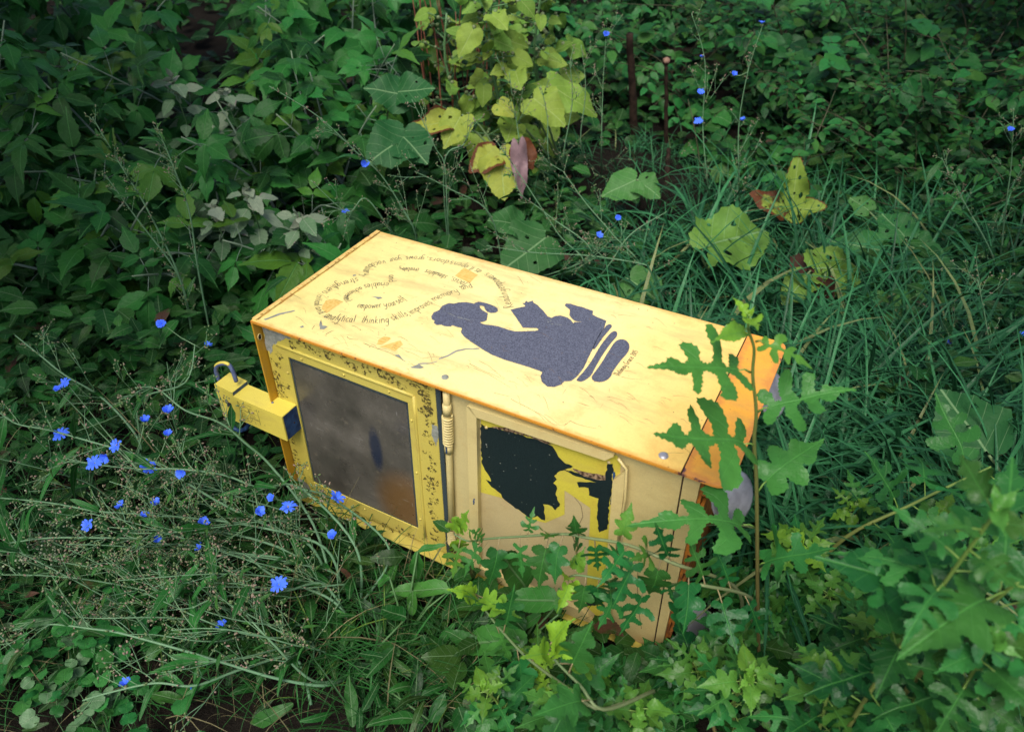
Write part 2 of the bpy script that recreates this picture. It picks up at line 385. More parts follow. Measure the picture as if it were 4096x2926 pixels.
def rust_top(n, c, x, col):
    d = n.math('MINIMUM', x[1], n.math('SUBTRACT', 1.05, x[0]))
    d = n.math('MINIMUM', d, n.math('SUBTRACT', BD, x[1])); d = n.math('MINIMUM', d, x[0])
    j = n.math('ADD', d, n.math('MULTIPLY', n.math('SUBTRACT', n.noise(c, 45.0, 5.0, .7), .5), .034))
    col = n.mix(n.step(x[1], .0042, .0022), col, (.50, .22, .02))
    col = n.mix(n.math('MULTIPLY', n.step(j, .016, .004), .45), col, (.62, .26, .03))
    return n.mix(n.step(j, -.0015, -.005), col, (.10, .035, .035))
def rust_base(n, c, x, col):
    d = n.math('SUBTRACT', 1.05, x[0]); d = n.math('MINIMUM', d, x[1]); d = n.math('MINIMUM', d, n.math('MULTIPLY', n.math('SUBTRACT', x[0], .967), 1.0))
    j = n.math('ADD', d, n.math('MULTIPLY', n.math('SUBTRACT', n.noise(c, 38.0, 5.0, .7), .5), .05))
    col = n.mix(n.math('MULTIPLY', n.step(j, .02, .004), .5), col, (.50, .16, .05))
    return n.mix(n.step(j, -.0005, -.006), col, (.085, .035, .05))
M['top'] = paint('pale_yellow_paint', [(.0, (.79, .66, .23)), (.35, (.84, .71, .30)), (.62, (.85, .69, .30)), (.85, (.85, .60, .19)), (1, (.82, .50, .09))], 0, rust_top)
M['base'] = paint('orange_yellow_paint', [(0, (.78, .38, .05)), (1, (.78, .36, .04))], 0, rust_base, blot=.5, speck=1.6)
def rust_low(n, c, x, col):
    j = n.math('ADD', x[2], n.math('MULTIPLY', n.math('SUBTRACT', n.noise(c, 20.0, 4.0), .5), .12))
    return n.mix(n.math('MULTIPLY', n.step(j, .07, .0), .6), col, (.30, .14, .05))
M['beige'] = paint('beige_paint', [(0, (.49, .42, .20)), (.5, (.50, .425, .20)), (1, (.53, .43, .185))], 0, rust_low, blot=.22, scr=.4, speck=.7)
M['frame_beige'] = paint('worn_beige_paint', [(0, (.58, .49, .22)), (1, (.57, .46, .20))], 0, None, blot=.2, scr=.4, speck=.8)
M['door'] = paint('chrome_yellow_paint', [(0, (.50, .42, .07)), (.25, (.53, .45, .10)), (.5, (.50, .41, .075))], 0, None, blot=.25, scr=.4)
M['arm'] = paint('arm_yellow_paint', [(-.1, (.66, .55, .09)), (.3, (.66, .53, .07))], 0, None, blot=.12, scr=.5, speck=.8)
M['orange'] = paint('orange_paint', [(0, (.50, .27, .018)), (1, (.50, .25, .015))], 0, None, blot=.4)
M['rust'] = plain_mat('rusty_metal', (.16, .06, .02), (.46, .17, .025), 28, .85, .2, .5)
M['chrome'] = plain_mat('dull_chrome', (.34, .33, .36), (.50, .49, .53), 30, .42, .5, .1, .6)
M['blue'] = plain_mat('dark_blue_paint', (.012, .03, .085), (.03, .08, .19), 60, .5)
M['steel_blue'] = plain_mat('blue_grey_paint', (.06, .085, .17), (.11, .14, .26), 90, .5)
M['gap'] = plain_mat('dark_seam', (.018, .012, .012), (.05, .028, .02), 60, .9, .1)
M['primer'] = plain_mat('grey_primer', (.20, .215, .18), (.29, .30, .26), 120, .7)
M['ink'] = plain_mat('marker_ink', (.022, .022, .03), (.055, .052, .056), 160, .6)
M['char'] = plain_mat('black_board', (.004, .010, .011), (.012, .024, .026), 500, .55, .3, .3)
M['panel_yellow'] = paint('panel_yellow_paint', [(0, (.55, .50, .06)), (1, (.54, .46, .05))], 0, None, blot=.3, scr=.3)
M['panel_tan'] = paint('panel_tan_paint', [(0, (.45, .375, .20)), (1, (.48, .385, .19))], 0, None, blot=.2, scr=.2)
M['peel'] = plain_mat('peeled_paper', (.05, .03, .018), (.33, .22, .13), 150, .9, .1, .8)
M['tape'] = plain_mat('old_tape', (.62, .38, .085), (.72, .50, .15), 160, .5)
M['peri'] = plain_mat('lavender_paint', (.24, .27, .46), (.36, .38, .58), 90, .6)
def alpha_mat(name, a, b, lo=.38, hi=.55, sc=90.0, fade=True, rough=.6):
    n = NT(name, rough, .3); c = n.coord(); f = n.noise(c, sc, 4.0, .6)
    n.col(n.mix(n.step(n.noise(c, 420.0, 3.0, .7), .3, .7), a, b))
    if fade:
        t = n.xyz(n.attr('tint').outputs['Color'])[0]
        n.alpha(n.step(n.math('ADD', t, n.math('MULTIPLY', n.math('SUBTRACT', n.noise(c, 700.0, 2.0), .5), 1.1)), .32, .68))
    else: n.alpha(n.step(f, lo, hi))
    return n.m
M['stencil'] = alpha_mat('sprayed_blue_grey_paint', (.038, .043, .070), (.14, .15, .20))
M['stamp'] = alpha_mat('worn_black_stamp', (.035, .03, .015), (.12, .095, .03), .42, .56, 210.0, False)
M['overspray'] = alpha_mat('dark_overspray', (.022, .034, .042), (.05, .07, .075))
# smoky door glass, with grime of its own
n = NT('smoked_plastic', .22, .5); c = n.coord(); x = n.xyz(c)
big = n.noise(c, 9.0, 4.0); gr = n.ramp(big, [(.3, (.046, .043, .036)), (.55, (.095, .087, .072)), (.75, (.14, .128, .108))])
wu, wz = FM(1640, 2040); 
dd = n.math('ADD', n.math('POWER', n.math('DIVIDE', n.math('SUBTRACT', x[0], wu), .10), 2.0), n.math('POWER', n.math('DIVIDE', n.math('SUBTRACT', x[2], wz), .12), 2.0))
gr = n.mix(n.math('MULTIPLY', n.step(dd, 1.4, .1), .75), gr, (.15, .075, .018))
du, dz = FM(1500, 1800)
dd = n.math('ADD', n.math('POWER', n.math('DIVIDE', n.math('SUBTRACT', x[0], du), .02), 2.0), n.math('POWER', n.math('DIVIDE', n.math('SUBTRACT', x[2], dz), .075), 2.0))
gr = n.mix(n.math('MULTIPLY', n.step(dd, 1.2, .2), .8), gr, (.010, .018, .045))
gr = n.mix(.22, gr, n.ramp(n.noise(c, 520.0, 2.0), [(.3, (.1, .1, .1)), (.7, (.9, .9, .9))]), 'OVERLAY')
s1 = n.noise(n.scale(c, (260, 10, 30), (0, .5, 0)), 1.0, 2.0, .5); s2 = n.noise(n.scale(c, (20, 10, 300), (0, .3, 0)), 1.0, 2.0, .5)
gr = n.mix(n.math('MULTIPLY', n.math('MAXIMUM', n.step(s1, .70, .74), n.step(s2, .70, .74)), n.math('MULTIPLY', n.step(big, .4, .6), .55)), gr, (.30, .29, .27))
gr = n.mix(n.math('MULTIPLY', n.step(n.noise(c, 38.0, 5.0, .7), .56, .74), .4), gr, (.24, .20, .14))
n.col(gr); n.rough(n.math('ADD', .16, n.math('MULTIPLY', n.noise(c, 30.0, 4.0), .3))); M['glass'] = n.m

def emb(plane, P, h, yo=.022):
    P = np.asarray(P, float)
    if plane == 'top': return np.stack([P[:, 0], P[:, 1], np.full(len(P), BV + h)], 1)
    return np.stack([P[:, 0], np.full(len(P), yo - h), P[:, 1]], 1)
def slab(g, poly, plane, h0, h1, holes=(), yo=.022):
    poly = np.asarray(poly, float); v, f = fill(poly, None, holes)
    if plane == 'front': f = f[:, ::1]
    g.raw(emb(plane, v, h1, yo), f); g.raw(emb(plane, v, h0, yo), f[:, ::-1])
    for loop in [poly] + [np.asarray(h) for h in holes]:
        m = len(loop); A = emb(plane, loop, h0, yo); B = emb(plane, loop, h1, yo)
        F = []
        for i in range(m):
            j = (i + 1) % m; F += [(i, j, m + j), (i, m + j, m + i)]
        g.raw(np.concatenate([A, B]), F)
def cuboid(g, lo, hi):
    (a, b, c_), (d, e, f_) = lo, hi
    V = [(x, y, z) for x in (a, d) for y in (b, e) for z in (c_, f_)]
    g.raw(V, [(0, 1, 3), (0, 3, 2), (4, 6, 7), (4, 7, 5), (0, 4, 5), (0, 5, 1), (2, 3, 7), (2, 7, 6), (0, 2, 6), (0, 6, 4), (1, 5, 7), (1, 7, 3)])
def bevel(o, wdt=.0015, seg=2):
    b = o.modifiers.new('bevel', 'BEVEL'); b.width = wdt; b.segments = seg; b.limit_method = 'ANGLE'; b.angle_limit = math.radians(40); return o
def roughen(poly, step, amp, rnd=r_):
    p = np.asarray(poly, float); out = []
    for i in range(len(p)):
        a, b = p[i], p[(i + 1) % len(p)]; L = np.linalg.norm(b - a); k = max(1, int(L / step))
        d = (b - a) / (L + 1e-9); q = np.array([d[1], -d[0]])
        for j in range(k): out.append(a + (b - a) * j / k + q * rnd.uniform(-amp, amp))
    return np.array(out)
def area(p): return .5 * np.sum(p[:, 0] * np.roll(p[:, 1], -1) - np.roll(p[:, 0], -1) * p[:, 1])
def decal(g, poly, plane, h, fade=0.0, yo=.022):
    p = np.asarray(poly, float)
    if area(p) < 0: p = p[::-1]
    v, f = fill(p); g.raw(emb(plane, v, h, yo), f, None, (1, 0, 0))
    if fade:
        t = np.roll(p, -1, 0) - np.roll(p, 1, 0); t /= (np.linalg.norm(t, axis=1)[:, None] + 1e-9)
        q = p + np.stack([t[:, 1], -t[:, 0]], 1) * fade; m = len(p)
        F = []
        for i in range(m):
            j = (i + 1) % m; F += [(i, m + i, m + j), (i, m + j, j)]
        g.raw(emb(plane, np.concatenate([p, q]), h - .00006, yo), F, None, np.concatenate([np.tile([1., 0, 0], (m, 1)), np.zeros((m, 3))]))
def ribbon(g, pts, wd, plane, h, yo=.022, w1=None):
    p = np.asarray(pts, float)
    if len(p) < 2: return
    t = np.gradient(p, axis=0); t /= (np.linalg.norm(t, axis=1)[:, None] + 1e-9); q = np.stack([-t[:, 1], t[:, 0]], 1)
    ww = np.linspace(wd, wd if w1 is None else w1, len(p))[:, None] / 2
    V = np.concatenate([p + q * ww, p - q * ww]); m = len(p)
    g.raw(emb(plane, V, h, yo), [t_ for i in range(m - 1) for t_ in ((i, m + i, m + i + 1), (i, m + i + 1, i + 1))], None, (1, 0, 0))
def zt(pts, x0, y0, s): return [TM(x0 + a * s, y0 + b * s) for a, b in pts]
def zf(pts, x0, y0, s, yo=.022): return [FM(x0 + a * s, y0 + b * s, yo) for a, b in pts]

box = thing('newspaper_box', 'weathered yellow newspaper box lying on its side, stencilled with a reading woman', 'newspaper box', BO, BYAW)
bb = lambda g, nm, m, par=box, smooth=False: g.build(nm, M[m], par, smooth)

# shell
g = G(); cuboid(g, (.006, .034, .008), (.996, .464, BV - .006)); cab = bb(g, 'cabinet', 'beige')
g = G()
seam_f, seam_b = .9655, .9672
def arc(cx, cy, r, a0, a1, k=6): return [(cx + r * math.cos(q), cy + r * math.sin(q)) for q in np.linspace(a0, a1, k)]
slab(g, [(0, 0), (seam_f - .001, 0), (seam_b - .001, BD), (0, BD)], 'top', -.005, 0); side = bevel(bb(g, 'side_panel', 'top'))
g = G(); slab(g, [(seam_f + .0016, 0)] + arc(1.05 - .03, .03, .03, -math.pi / 2, 0) + arc(1.05 - .02, BD - .02, .02, 0, math.pi / 2) + [(seam_b + .0016, BD)], 'top', -.005, 0)
skirt = bevel(bb(g, 'base_skirt', 'base'))
g = G(); slab(g, [(seam_f - .004, .004), (seam_f + .005, .004), (seam_b + .005, BD - .004), (seam_b - .004, BD - .004)], 'top', -.008, -.0045); bb(g, 'seam', 'gap', side)
# folded rim along the upper end of the box
g = G(); slab(g, [(.0, .006), (.011, .006), (.011, BD - .002), (.0, BD - .002)], 'top', .0002, .0035); bevel(bb(g, 'folded_rim', 'top', side))
g = G(); pts = roughen([(.0112, .01), (.0125, .01), (.0125, BD - .004), (.0112, BD - .004)], .006, .0007); decal(g, pts, 'top', .0008)
for k in range(46):
    y = R.uniform(.02, BD - .02); ln = R.uniform(.002, .009); decal(g, [(.0114 - ln, y), (.0114, y - .0012), (.0114, y + .0014)], 'top', .0039)
bb(g, 'rust_line', 'rust', side)
# end cap lip (upper end of the box, now at the left) and lower lip
g = G(); cuboid(g, (-.0, .0, .0), (.004, .47, BV - .0055)); lip = bevel(bb(g, 'end_cap', 'orange'))
g = G(); cuboid(g, (.0045, .0005, .0), (.985, .034, .0045)); bevel(bb(g, 'lower_lip', 'door'))
hu = to_box(CAM)
g = G(); hp = FM(800 + 333 * .6773, 1200 + 208 * .6773, .012)
hc = np.array([.0045, .0115, hp[1]])
ring = [hc + np.array([.0, .0052 * math.cos(q), .0075 * math.sin(q)]) for q in np.linspace(0, 6.2832, 15)]
g.tube(ring, .0011, k=5); bb(g, 'hole_rim', 'frame_beige', lip, True)
g = G(); g.raw([hc + [.0006, 0, 0]] + [r + np.array([.0006, 0, 0]) for r in ring[:-1]], [(0, 1 + i, 1 + (i + 1) % 14) for i in range(14)]); bb(g, 'lock_hole', 'gap', lip)

# right-hand front plates, split by the seam of the base
S1 = (800, 1200, .6773); S2 = (1650, 1500, .739); SA = (830, 1400, .2463)
pu0 = FM(800 + 1478 * .6773, 1200 + 900 * .6773)[0]
su_t, su_b = FM(2733, 1899)[0], FM(2660, 2380)[0]
zt_, zb_ = BV - .0058, .0052
g = G(); slab(g, [(pu0, zb_), (su_b - .0015, zb_), (su_t - .0015, zt_), (pu0, zt_)], 'front', -.012, 0); bevel(bb(g, 'front_plate', 'beige'))
g = G(); slab(g, [(su_b + .0015, zb_), (.998, zb_), (.998, zt_), (su_t + .0015, zt_)], 'front', -.012, 0); bevel(bb(g, 'base_plate', 'beige'))
g = G(); slab(g, [(su_b - .003, zb_), (su_b + .003, zb_), (su_t + .003, zt_), (su_t - .003, zt_)], 'front', -.011, -.004); bb(g, 'front_seam', 'gap', cab)
g = G(); cuboid(g, (.9985, .03, .012), (1.004, .46, .55))
for z in np.linspace(.06, .5, 9): cuboid(g, (1.0045, .028, z), (1.011, .060, z + .02))
bb(g, 'underside', 'rust')
for y, z in ((.062, .487), (.062, .075), (.395, .475), (.395, .08)):
    g = G(); g.tube([(1.004, y, z), (1.042, y, z)], .009, k=8)
    prof = [(1.040, .010), (1.043, .028), (1.047, .041), (1.052, .048), (1.056, .050), (1.057, .046)]
    k = 22; ax = unit([.72, -.42 if y < .2 else -.2, .48]); e1 = unit(np.cross(ax, [0, 0, 1])); e2 = np.cross(ax, e1); c0 = np.array([1.046, y, z])
    V = [c0 + ax * (u - 1.046) + r * (e1 * math.cos(a) + e2 * math.sin(a)) for u, r in prof for a in np.arange(k) * 2 * math.pi / k]
    F = [t_ for i in range(len(prof) - 1) for j in range(k) for t_ in ((i * k + j, i * k + (j + 1) % k, (i + 1) * k + (j + 1) % k), (i * k + j, (i + 1) * k + (j + 1) % k, (i + 1) * k + j))]
    V.append(c0 + ax * .014); F += [((len(prof) - 1) * k + j, (len(prof) - 1) * k + (j + 1) % k, len(V) - 1) for j in range(k)]
    g.raw(V, F); bb(g, 'foot', 'chrome', box, True)

# door with its window
dl = FM(800 + 352 * .6773, 1200 + 300 * .6773)[0]; dr = FM(800 + 1432 * .6773, 1200 + 900 * .6773)[0]
win = zf([(520, 335), (1227, 605), (1290, 1350), (670, 1075)], *S1); win = np.array(win)
door_poly = [(.007, .020), (dr, .020), (dr, zt_ - .003), (.007, zt_ - .003)]
g = G(); slab(g, door_poly, 'front', -.008, 0, [win]); door = bevel(bb(g, 'door', 'door'), .001)
g = G(); slab(g, win + (win - win.mean(0)) * .02, 'front', -.007, -.0035); bb(g, 'window', 'glass', door)
g = G(); decal(g, [(dr - .004, .022), (dr + .002, .022), (dr + .002, zt_ - .004), (dr - .004, zt_ - .004)], 'front', .0004, .006); bb(g, 'dark_edge_paint', 'overspray', door)  # dark strip along the hinge edge of the door, faded at its rim
g = G(); decal(g, [(dr - .001, .02), (pu0, .02), (pu0, zt_), (dr - .001, zt_)], 'front', -.0085); bb(g, 'hinge_gap', 'gap', cab)
# sprayed edge inside the window, the pressed bead round it, its rivets
wc = win.mean(0)
for a, b, wd in ((0, 1, .006), (2, 3, .002), (3, 0, .003), (1, 2, .005)):
    g = G(); p, q = win[a], win[b]; d = (q - p) / np.linalg.norm(q - p); nn = np.array([-d[1], d[0]]); nn *= np.sign(nn @ (wc - p))
    decal(g, roughen([p, q, q + nn * wd, p + nn * wd], .02, .0006), 'front', -.003, .008 if a == 0 else .003); bb(g, 'sprayed_edge', 'overspray', door)
g = G(); bead = zf([(455, 262), (1262, 566), (1332, 1398)], *S1)
for p, q in ((bead[0], bead[1]), (bead[1], bead[2])):
    p3, q3 = emb('front', [p], -.0006)[0], emb('front', [q], -.0006)[0]; g.tube([p3 * (1 - t) + q3 * t for t in np.linspace(0, 1, 8)], .0042, k=8)
bb(g, 'pressed_bead', 'door', door, True)
for a, b in ((600, 347), (520, 427), (850, 440), (1117, 540), (1250, 708), (1280, 1017), (1302, 1292), (975, 1232), (752, 1130), (640, 995)):
    g = G(); g.ball(emb('front', zf([(a, b)], *S1), .0006)[0], .0036, axis=(0, -1, 0), stretch=.8); bb(g, 'rivet', 'door', door, True)
# worn star stamps on the door frame
def star(g, c, r, rot, rnd):
    P = np.array([(c[0] + (r if i % 2 == 0 else r * .42) * math.cos(rot + i * math.pi / 5), c[1] + (r if i % 2 == 0 else r * .42) * math.sin(rot + i * math.pi / 5)) for i in range(11)])
    ribbon(g, P, .0011, 'front', .0007)
    for i in range(10):
        if rnd.rand() < .5:
            a = np.array(c) + (P[i] - c) * 1.12; b = np.array(c) + (P[i + 1] - c) * 1.12; o1 = np.array(c) + unit(a - c) * r * rnd.uniform(.9, 1.7); o2 = np.array(c) + unit(b - c) * r * rnd.uniform(.9, 1.7)
            decal(g, [a, b, o2, o1], 'front', .0005 + rnd.uniform(0, .00015))
g = G(); rs = np.random.RandomState(3)
SB = (1030, 1290, .3247); SCN = (1400, 1400, .3247)
for a, b in ((425, 275), (550, 265), (630, 265), (665, 350), (745, 370), (840, 335), (895, 415), (1030, 400), (1075, 450), (1150, 520), (1200, 560), (265, 400), (195, 485), (270, 525), (240, 630), (260, 720), (340, 770), (280, 810), (330, 890)):
    g = G(); star(g, FM(1030 + a * .3247, 1290 + b * .3247), rs.uniform(.007, .011), rs.uniform(0, 6), rs); bb(g, 'star_stamp', 'stamp', door)
for a, b in ((70, 210), (200, 240), (330, 215), (390, 290), (470, 320), (490, 370), (560, 370), (640, 440), (920, 740), (900, 760), (980, 880)):
    g = G(); star(g, FM(1400 + a * .3247, 1400 + b * .3247), rs.uniform(.007, .011), rs.uniform(0, 6), rs); bb(g, 'star_stamp', 'stamp', door)
for a, b in ((1340, 660), (1340, 790), (1370, 840), (1350, 905), (1375, 950), (1370, 1000), (1355, 1060), (1385, 1075), (1370, 1120), (1385, 1180), (1360, 1215), (1380, 1265), (1395, 1305), (1400, 1350), (1390, 1395), (1330, 1400),
             (455, 545), (480, 580), (550, 830), (565, 900), (575, 950), (590, 1010), (700, 1160), (760, 1160), (930, 1260), (1000, 1290), (1110, 1340), (1180, 1350), (1250, 1390)):
    g = G(); star(g, FM(800 + a * .6773, 1200 + b * .6773), rs.uniform(.007, .012), rs.uniform(0, 6), rs); bb(g, 'star_stamp', 'stamp', door)
for poly in ([(600, 330), (650, 345), (700, 370), (725, 345), (655, 312), (770, 342), (860, 362), (920, 400), (990, 440), (1015, 490), (960, 480), (920, 482), (905, 440), (800, 392), (700, 375)],
             [(830, 500), (870, 480), (920, 490), (980, 500), (985, 560), (1010, 620), (1000, 670), (1030, 740), (1020, 800), (990, 790), (980, 720), (950, 690), (915, 600), (890, 560), (840, 540)],
             [(730, 400), (800, 410), (850, 440), (880, 470), (850, 470), (800, 450), (740, 425)], [(880, 560), (905, 555), (930, 620), (950, 670), (930, 670), (890, 620)]):
    g = G(); decal(g, roughen(zf(poly, *SCN), .004, .0012), 'front', .0009); bb(g, 'scroll_stamp', 'stamp', door)
g = G()
decal(g, roughen(zf([(55, 60), (100, 45), (130, 80), (200, 100), (260, 110), (320, 150), (400, 180), (410, 200), (340, 190), (300, 220), (250, 235), (240, 275), (210, 260), (180, 290), (190, 330), (165, 390), (150, 350), (110, 330), (95, 270), (95, 170)], *SB), .004, .0014), 'front', .0004)
bb(g, 'bare_primer_patch', 'primer', door); g = G()
decal(g, roughen(zf([(570, 1045), (610, 1060), (640, 1090), (665, 1140), (600, 1125), (572, 1100)], *S1), .004, .0012), 'front', .0004)
bb(g, 'bare_primer_patch', 'primer', door); g = G()
decal(g, roughen(zf([(1370, 735), (1400, 740), (1410, 800), (1395, 860), (1370, 800)], *S1), .004, .0012), 'front', .0004)
bb(g, 'bare_primer_patch', 'primer', door)

# hinge rod with springs
hg = box
ptop, pbot = np.array(FM(800 + 1455 * .6773, 1200 + 545 * .6773, .012)), np.array(FM(800 + 1492 * .6773, 1200 + 1430 * .6773, .012))
def on_rod(t): p = ptop + (pbot - ptop) * t; return np.array([p[0], .012, p[1]])
g = G(); g.tube([on_rod(-.0), on_rod(.06), on_rod(.5), on_rod(1.0)], .0075, k=10); rod = bb(g, 'hinge_rod', 'frame_beige', box, True)
for a, b in ((.065, .125), (.30, .355), (.84, .885)):
    g = G(); g.tube([on_rod(a), on_rod(b)], .0092, k=12); bb(g, 'hinge_knuckle', 'frame_beige', rod, True)
for a, b in ((.13, .30), (.885, 1.0)):
    g = G(); k = 150; L = np.linspace(0, 1, k); coils = 11 if a < .5 else 8
    g.tube([on_rod(a + (b - a) * t) + .0098 * np.array([math.cos(t * coils * 6.2832), math.sin(t * coils * 6.2832), 0]) for t in L], .0025, k=6); bb(g, 'hinge_spring', 'frame_beige', rod, True)
g = G(); q = on_rod(.325); decal(g, roughen([(q[0] - .002, q[2] - .01), (q[0] + .002, q[2] - .01), (q[0] + .003, q[2] + .009), (q[0] - .001, q[2] + .01)], .004, .0008), 'front', .0196 + .0004); bb(g, 'paint_chip', 'blue', rod)

# display frame and torn poster
L = lambda pts: zf(pts, *S2)
pan = np.array(L([(345, 190), (1125, 440), (1165, 500), (1075, 1330), (985, 1318), (345, 1030)]))
g = G(); decal(g, pan, 'front', .0012); panel = bb(g, 'poster_panel', 'panel_tan')
g = G(); decal(g, L([(372, 212), (1110, 432), (1130, 470), (1060, 1270), (1000, 1300), (940, 1245), (965, 715), (825, 620), (825, 750), (720, 795), (640, 775), (500, 665), (372, 630)]), 'front', .0017); bb(g, 'torn_paper', 'panel_yellow', panel)
g = G()
decal(g, roughen(L([(372, 255), (405, 275), (470, 285), (560, 310), (640, 335), (700, 350), (760, 380), (785, 410), (790, 440), (830, 470), (872, 490), (800, 512), (770, 540), (785, 560), (768, 578), (790, 610), (778, 640), (790, 670), (805, 695), (790, 715), (778, 725), (755, 700), (715, 695), (720, 780), (700, 775), (680, 758), (640, 770), (610, 745), (560, 715), (500, 670), (480, 640), (430, 600), (400, 560), (430, 572), (420, 540), (385, 490), (370, 400)]), .007, .0022), 'front', .0023)
decal(g, roughen(L([(815, 505), (880, 518), (950, 545), (1045, 560), (1058, 478), (1090, 475), (1085, 560), (1080, 640), (1065, 700), (1060, 830), (1012, 845), (1000, 760), (1010, 660), (960, 645), (955, 605), (900, 602), (893, 575), (945, 572), (1000, 580), (940, 560), (870, 535)]), .006, .0018), 'front', .0024)
bb(g, 'black_board', 'char', panel); g = G()
decal(g, roughen(L([(945, 1140), (972, 1130), (985, 1200), (1000, 1240), (950, 1244), (938, 1200)]), .006, .0018), 'front', .0023)
bb(g, 'black_board', 'char', panel)
g = G()
decal(g, roughen(L([(430, 272), (520, 280), (600, 300), (690, 325), (765, 370), (720, 360), (640, 328), (560, 308), (470, 288)]), .005, .0022), 'front', .003)
decal(g, roughen(L([(870, 498), (950, 520), (1045, 535), (1045, 562), (1000, 560), (930, 538), (880, 512)]), .006, .001), 'front', .003)
bb(g, 'peeled_paper_edge', 'peel', panel)
g = G(); decal(g, roughen(L([(398, 366), (408, 368), (404, 385), (410, 386)]), .004, .0008), 'front', .003)
for k in range(26):
    a, b = R.uniform(385, 780), R.uniform(290, 720); q = np.array(FM(1650 + a * .739, 1500 + b * .739))
    if 0 < a: decal(g, q + R.uniform(.0004, .0011) * np.array([(-1, -1), (1, -.8), (.8, 1), (-.9, 1)]), 'front', .0031)
bb(g, 'pale_flecks', 'primer', panel)['kind'] = 'stuff'
g = G(); decal(g, roughen(L([(1088, 520), (1100, 518), (1098, 580), (1085, 575)]), .004, .001), 'front', .0028); decal(g, roughen(L([(1078, 650), (1086, 652), (1080, 700), (1072, 690)]), .004, .001), 'front', .0028)
decal(g, roughen(L([(348, 640), (356, 640), (354, 675), (346, 672)]), .004, .001), 'front', .0155); bb(g, 'blue_paint_chip', 'blue', panel)
g = G()
for pts, hh in (([(312, 142), (330, 148), (366, 205), (378, 1022), (335, 1004)], .015), ([(312, 142), (1085, 398), (1106, 412), (1058, 434), (366, 205)], .015),
                ([(1150, 508), (1171, 482), (1112, 985), (1078, 1300), (1040, 1290), (1062, 985), (1098, 545)], .013), ([(335, 1004), (380, 1022), (930, 1252), (968, 1300), (985, 1318), (900, 1290), (340, 1040)], .013)):
    slab(g, L(pts), 'front', .0004, hh)
fr = bevel(bb(g, 'display_frame', 'frame_beige'), .002, 2)
g = G(); p0, p1, p2, p3 = emb('front', L([(1128, 424), (1172, 480), (1165, 640), (1108, 985)]), .014); g.tube([p0, p1, p2, p3], .0028, k=6); bb(g, 'rolled_edge', 'frame_beige', fr, True)
for a, b in ((403, 278), (1066, 466), (412, 962), (1150, 555)):
    g = G(); g.ball(emb('front', L([(a, b)]), .003)[0], .0042, axis=(0, -1, 0), stretch=.6); bb(g, 'rivet', 'frame_beige', fr, True)
g = G(); decal(g, roughen(L([(420, 1075), (500, 1110), (505, 1135), (470, 1150), (430, 1125)]), .004, .001), 'front', .0006); bb(g, 'lavender_paint_patch', 'peri', cab)
g = G(); ribbon(g, [p for p in np.array(L([(1222, 1010), (1218, 1150), (1228, 1290), (1240, 1370)]))], .0011, 'front', .0008); ribbon(g, np.array(L([(880, 655), (915, 700), (925, 760), (900, 810), (860, 850)])), .0007, 'front', .0026); ribbon(g, np.array(L([(690, 910), (735, 940), (750, 990), (720, 1040)])), .0007, 'front', .0026); bb(g, 'pencil_line', 'gap', panel)

# lock arm with its two hoops
ya = -.028
arm_poly = zf([(105, 545), (400, 690), (414, 748), (1205, 1085), (1300, 1480), (645, 1182), (525, 1128), (528, 1182), (260, 1065)], *SA, ya)
g = G(); slab(g, arm_poly, 'front', 0, .050, (), .022); arm = bevel(bb(g, 'lock_arm', 'arm'), .0022, 3)
rt, rb = np.array(arm_poly[3]), np.array(arm_poly[4]); ru = max(rt[0], rb[0])
def xquad(g, a, b, y0, y1, du):
    V = [(a[0] + du, y0, a[1]), (b[0] + du, y0, b[1]), (b[0] + du, y1, b[1]), (a[0] + du, y1, a[1])]; g.raw(V, [(0, 1, 2), (0, 2, 3)], None, (1, 0, 0))
g = G(); dz_ = (rt - rb) * .03; xquad(g, rt - dz_, rb + dz_, ya + .003, .0215, .0006); bb(g, 'end_plate', 'blue', arm)
g = G(); g.ball([ru + .0008, .004, (rt[1] + rb[1]) / 2 - .004], .0028, axis=(1, 0, 0), stretch=.4); bb(g, 'keyhole', 'gap', arm, True)
g = G(); am = (np.array(arm_poly[2]) * .35 + np.array(arm_poly[3]) * .65); g.ball([am[0], .0, am[1] + .0005], .0035, stretch=.5); bb(g, 'bolt_head', 'steel_blue', arm, True)
s0, s1 = np.array(arm_poly[1]), np.array(arm_poly[2])
g = G(); xquad(g, s0, s1, ya + .001, .021, .0006); bb(g, 'step_plate', 'blue', arm)
hoop = zf([(192, 500), (150, 380), (138, 320), (150, 262), (200, 228), (270, 215), (345, 238), (395, 305), (432, 395), (468, 505)], *SA, -.004)
g = G(); g.tube([(p[0], -.004, p[1]) for p in spline(hoop, 3)], .0052, k=8); bb(g, 'lock_hoop', 'steel_blue', arm, True)
g = G(); hq = spline(hoop, 3)[8:20]; g.tube([(p[0] - .001, -.0045, p[1] + .0022) for p in hq], .0042, k=8); bb(g, 'hoop_paint', 'arm', arm, True)
hoop2 = zf([(370, 1090), (385, 1180), (420, 1250), (500, 1300), (580, 1292), (640, 1250), (665, 1190), (660, 1160)], *SA, -.004)
g = G(); g.tube([(p[0], -.004, p[1]) for p in spline(hoop2, 3)], .0055, k=8); bb(g, 'lock_hoop', 'blue', arm, True)
g = G(); SL = (930, 1560, .09855)
A_ = lambda pts: np.array(zf(pts, *SL, ya))
def ab(pts, wd=.0009): ribbon(g, A_(pts), wd, 'front', .0006, ya)
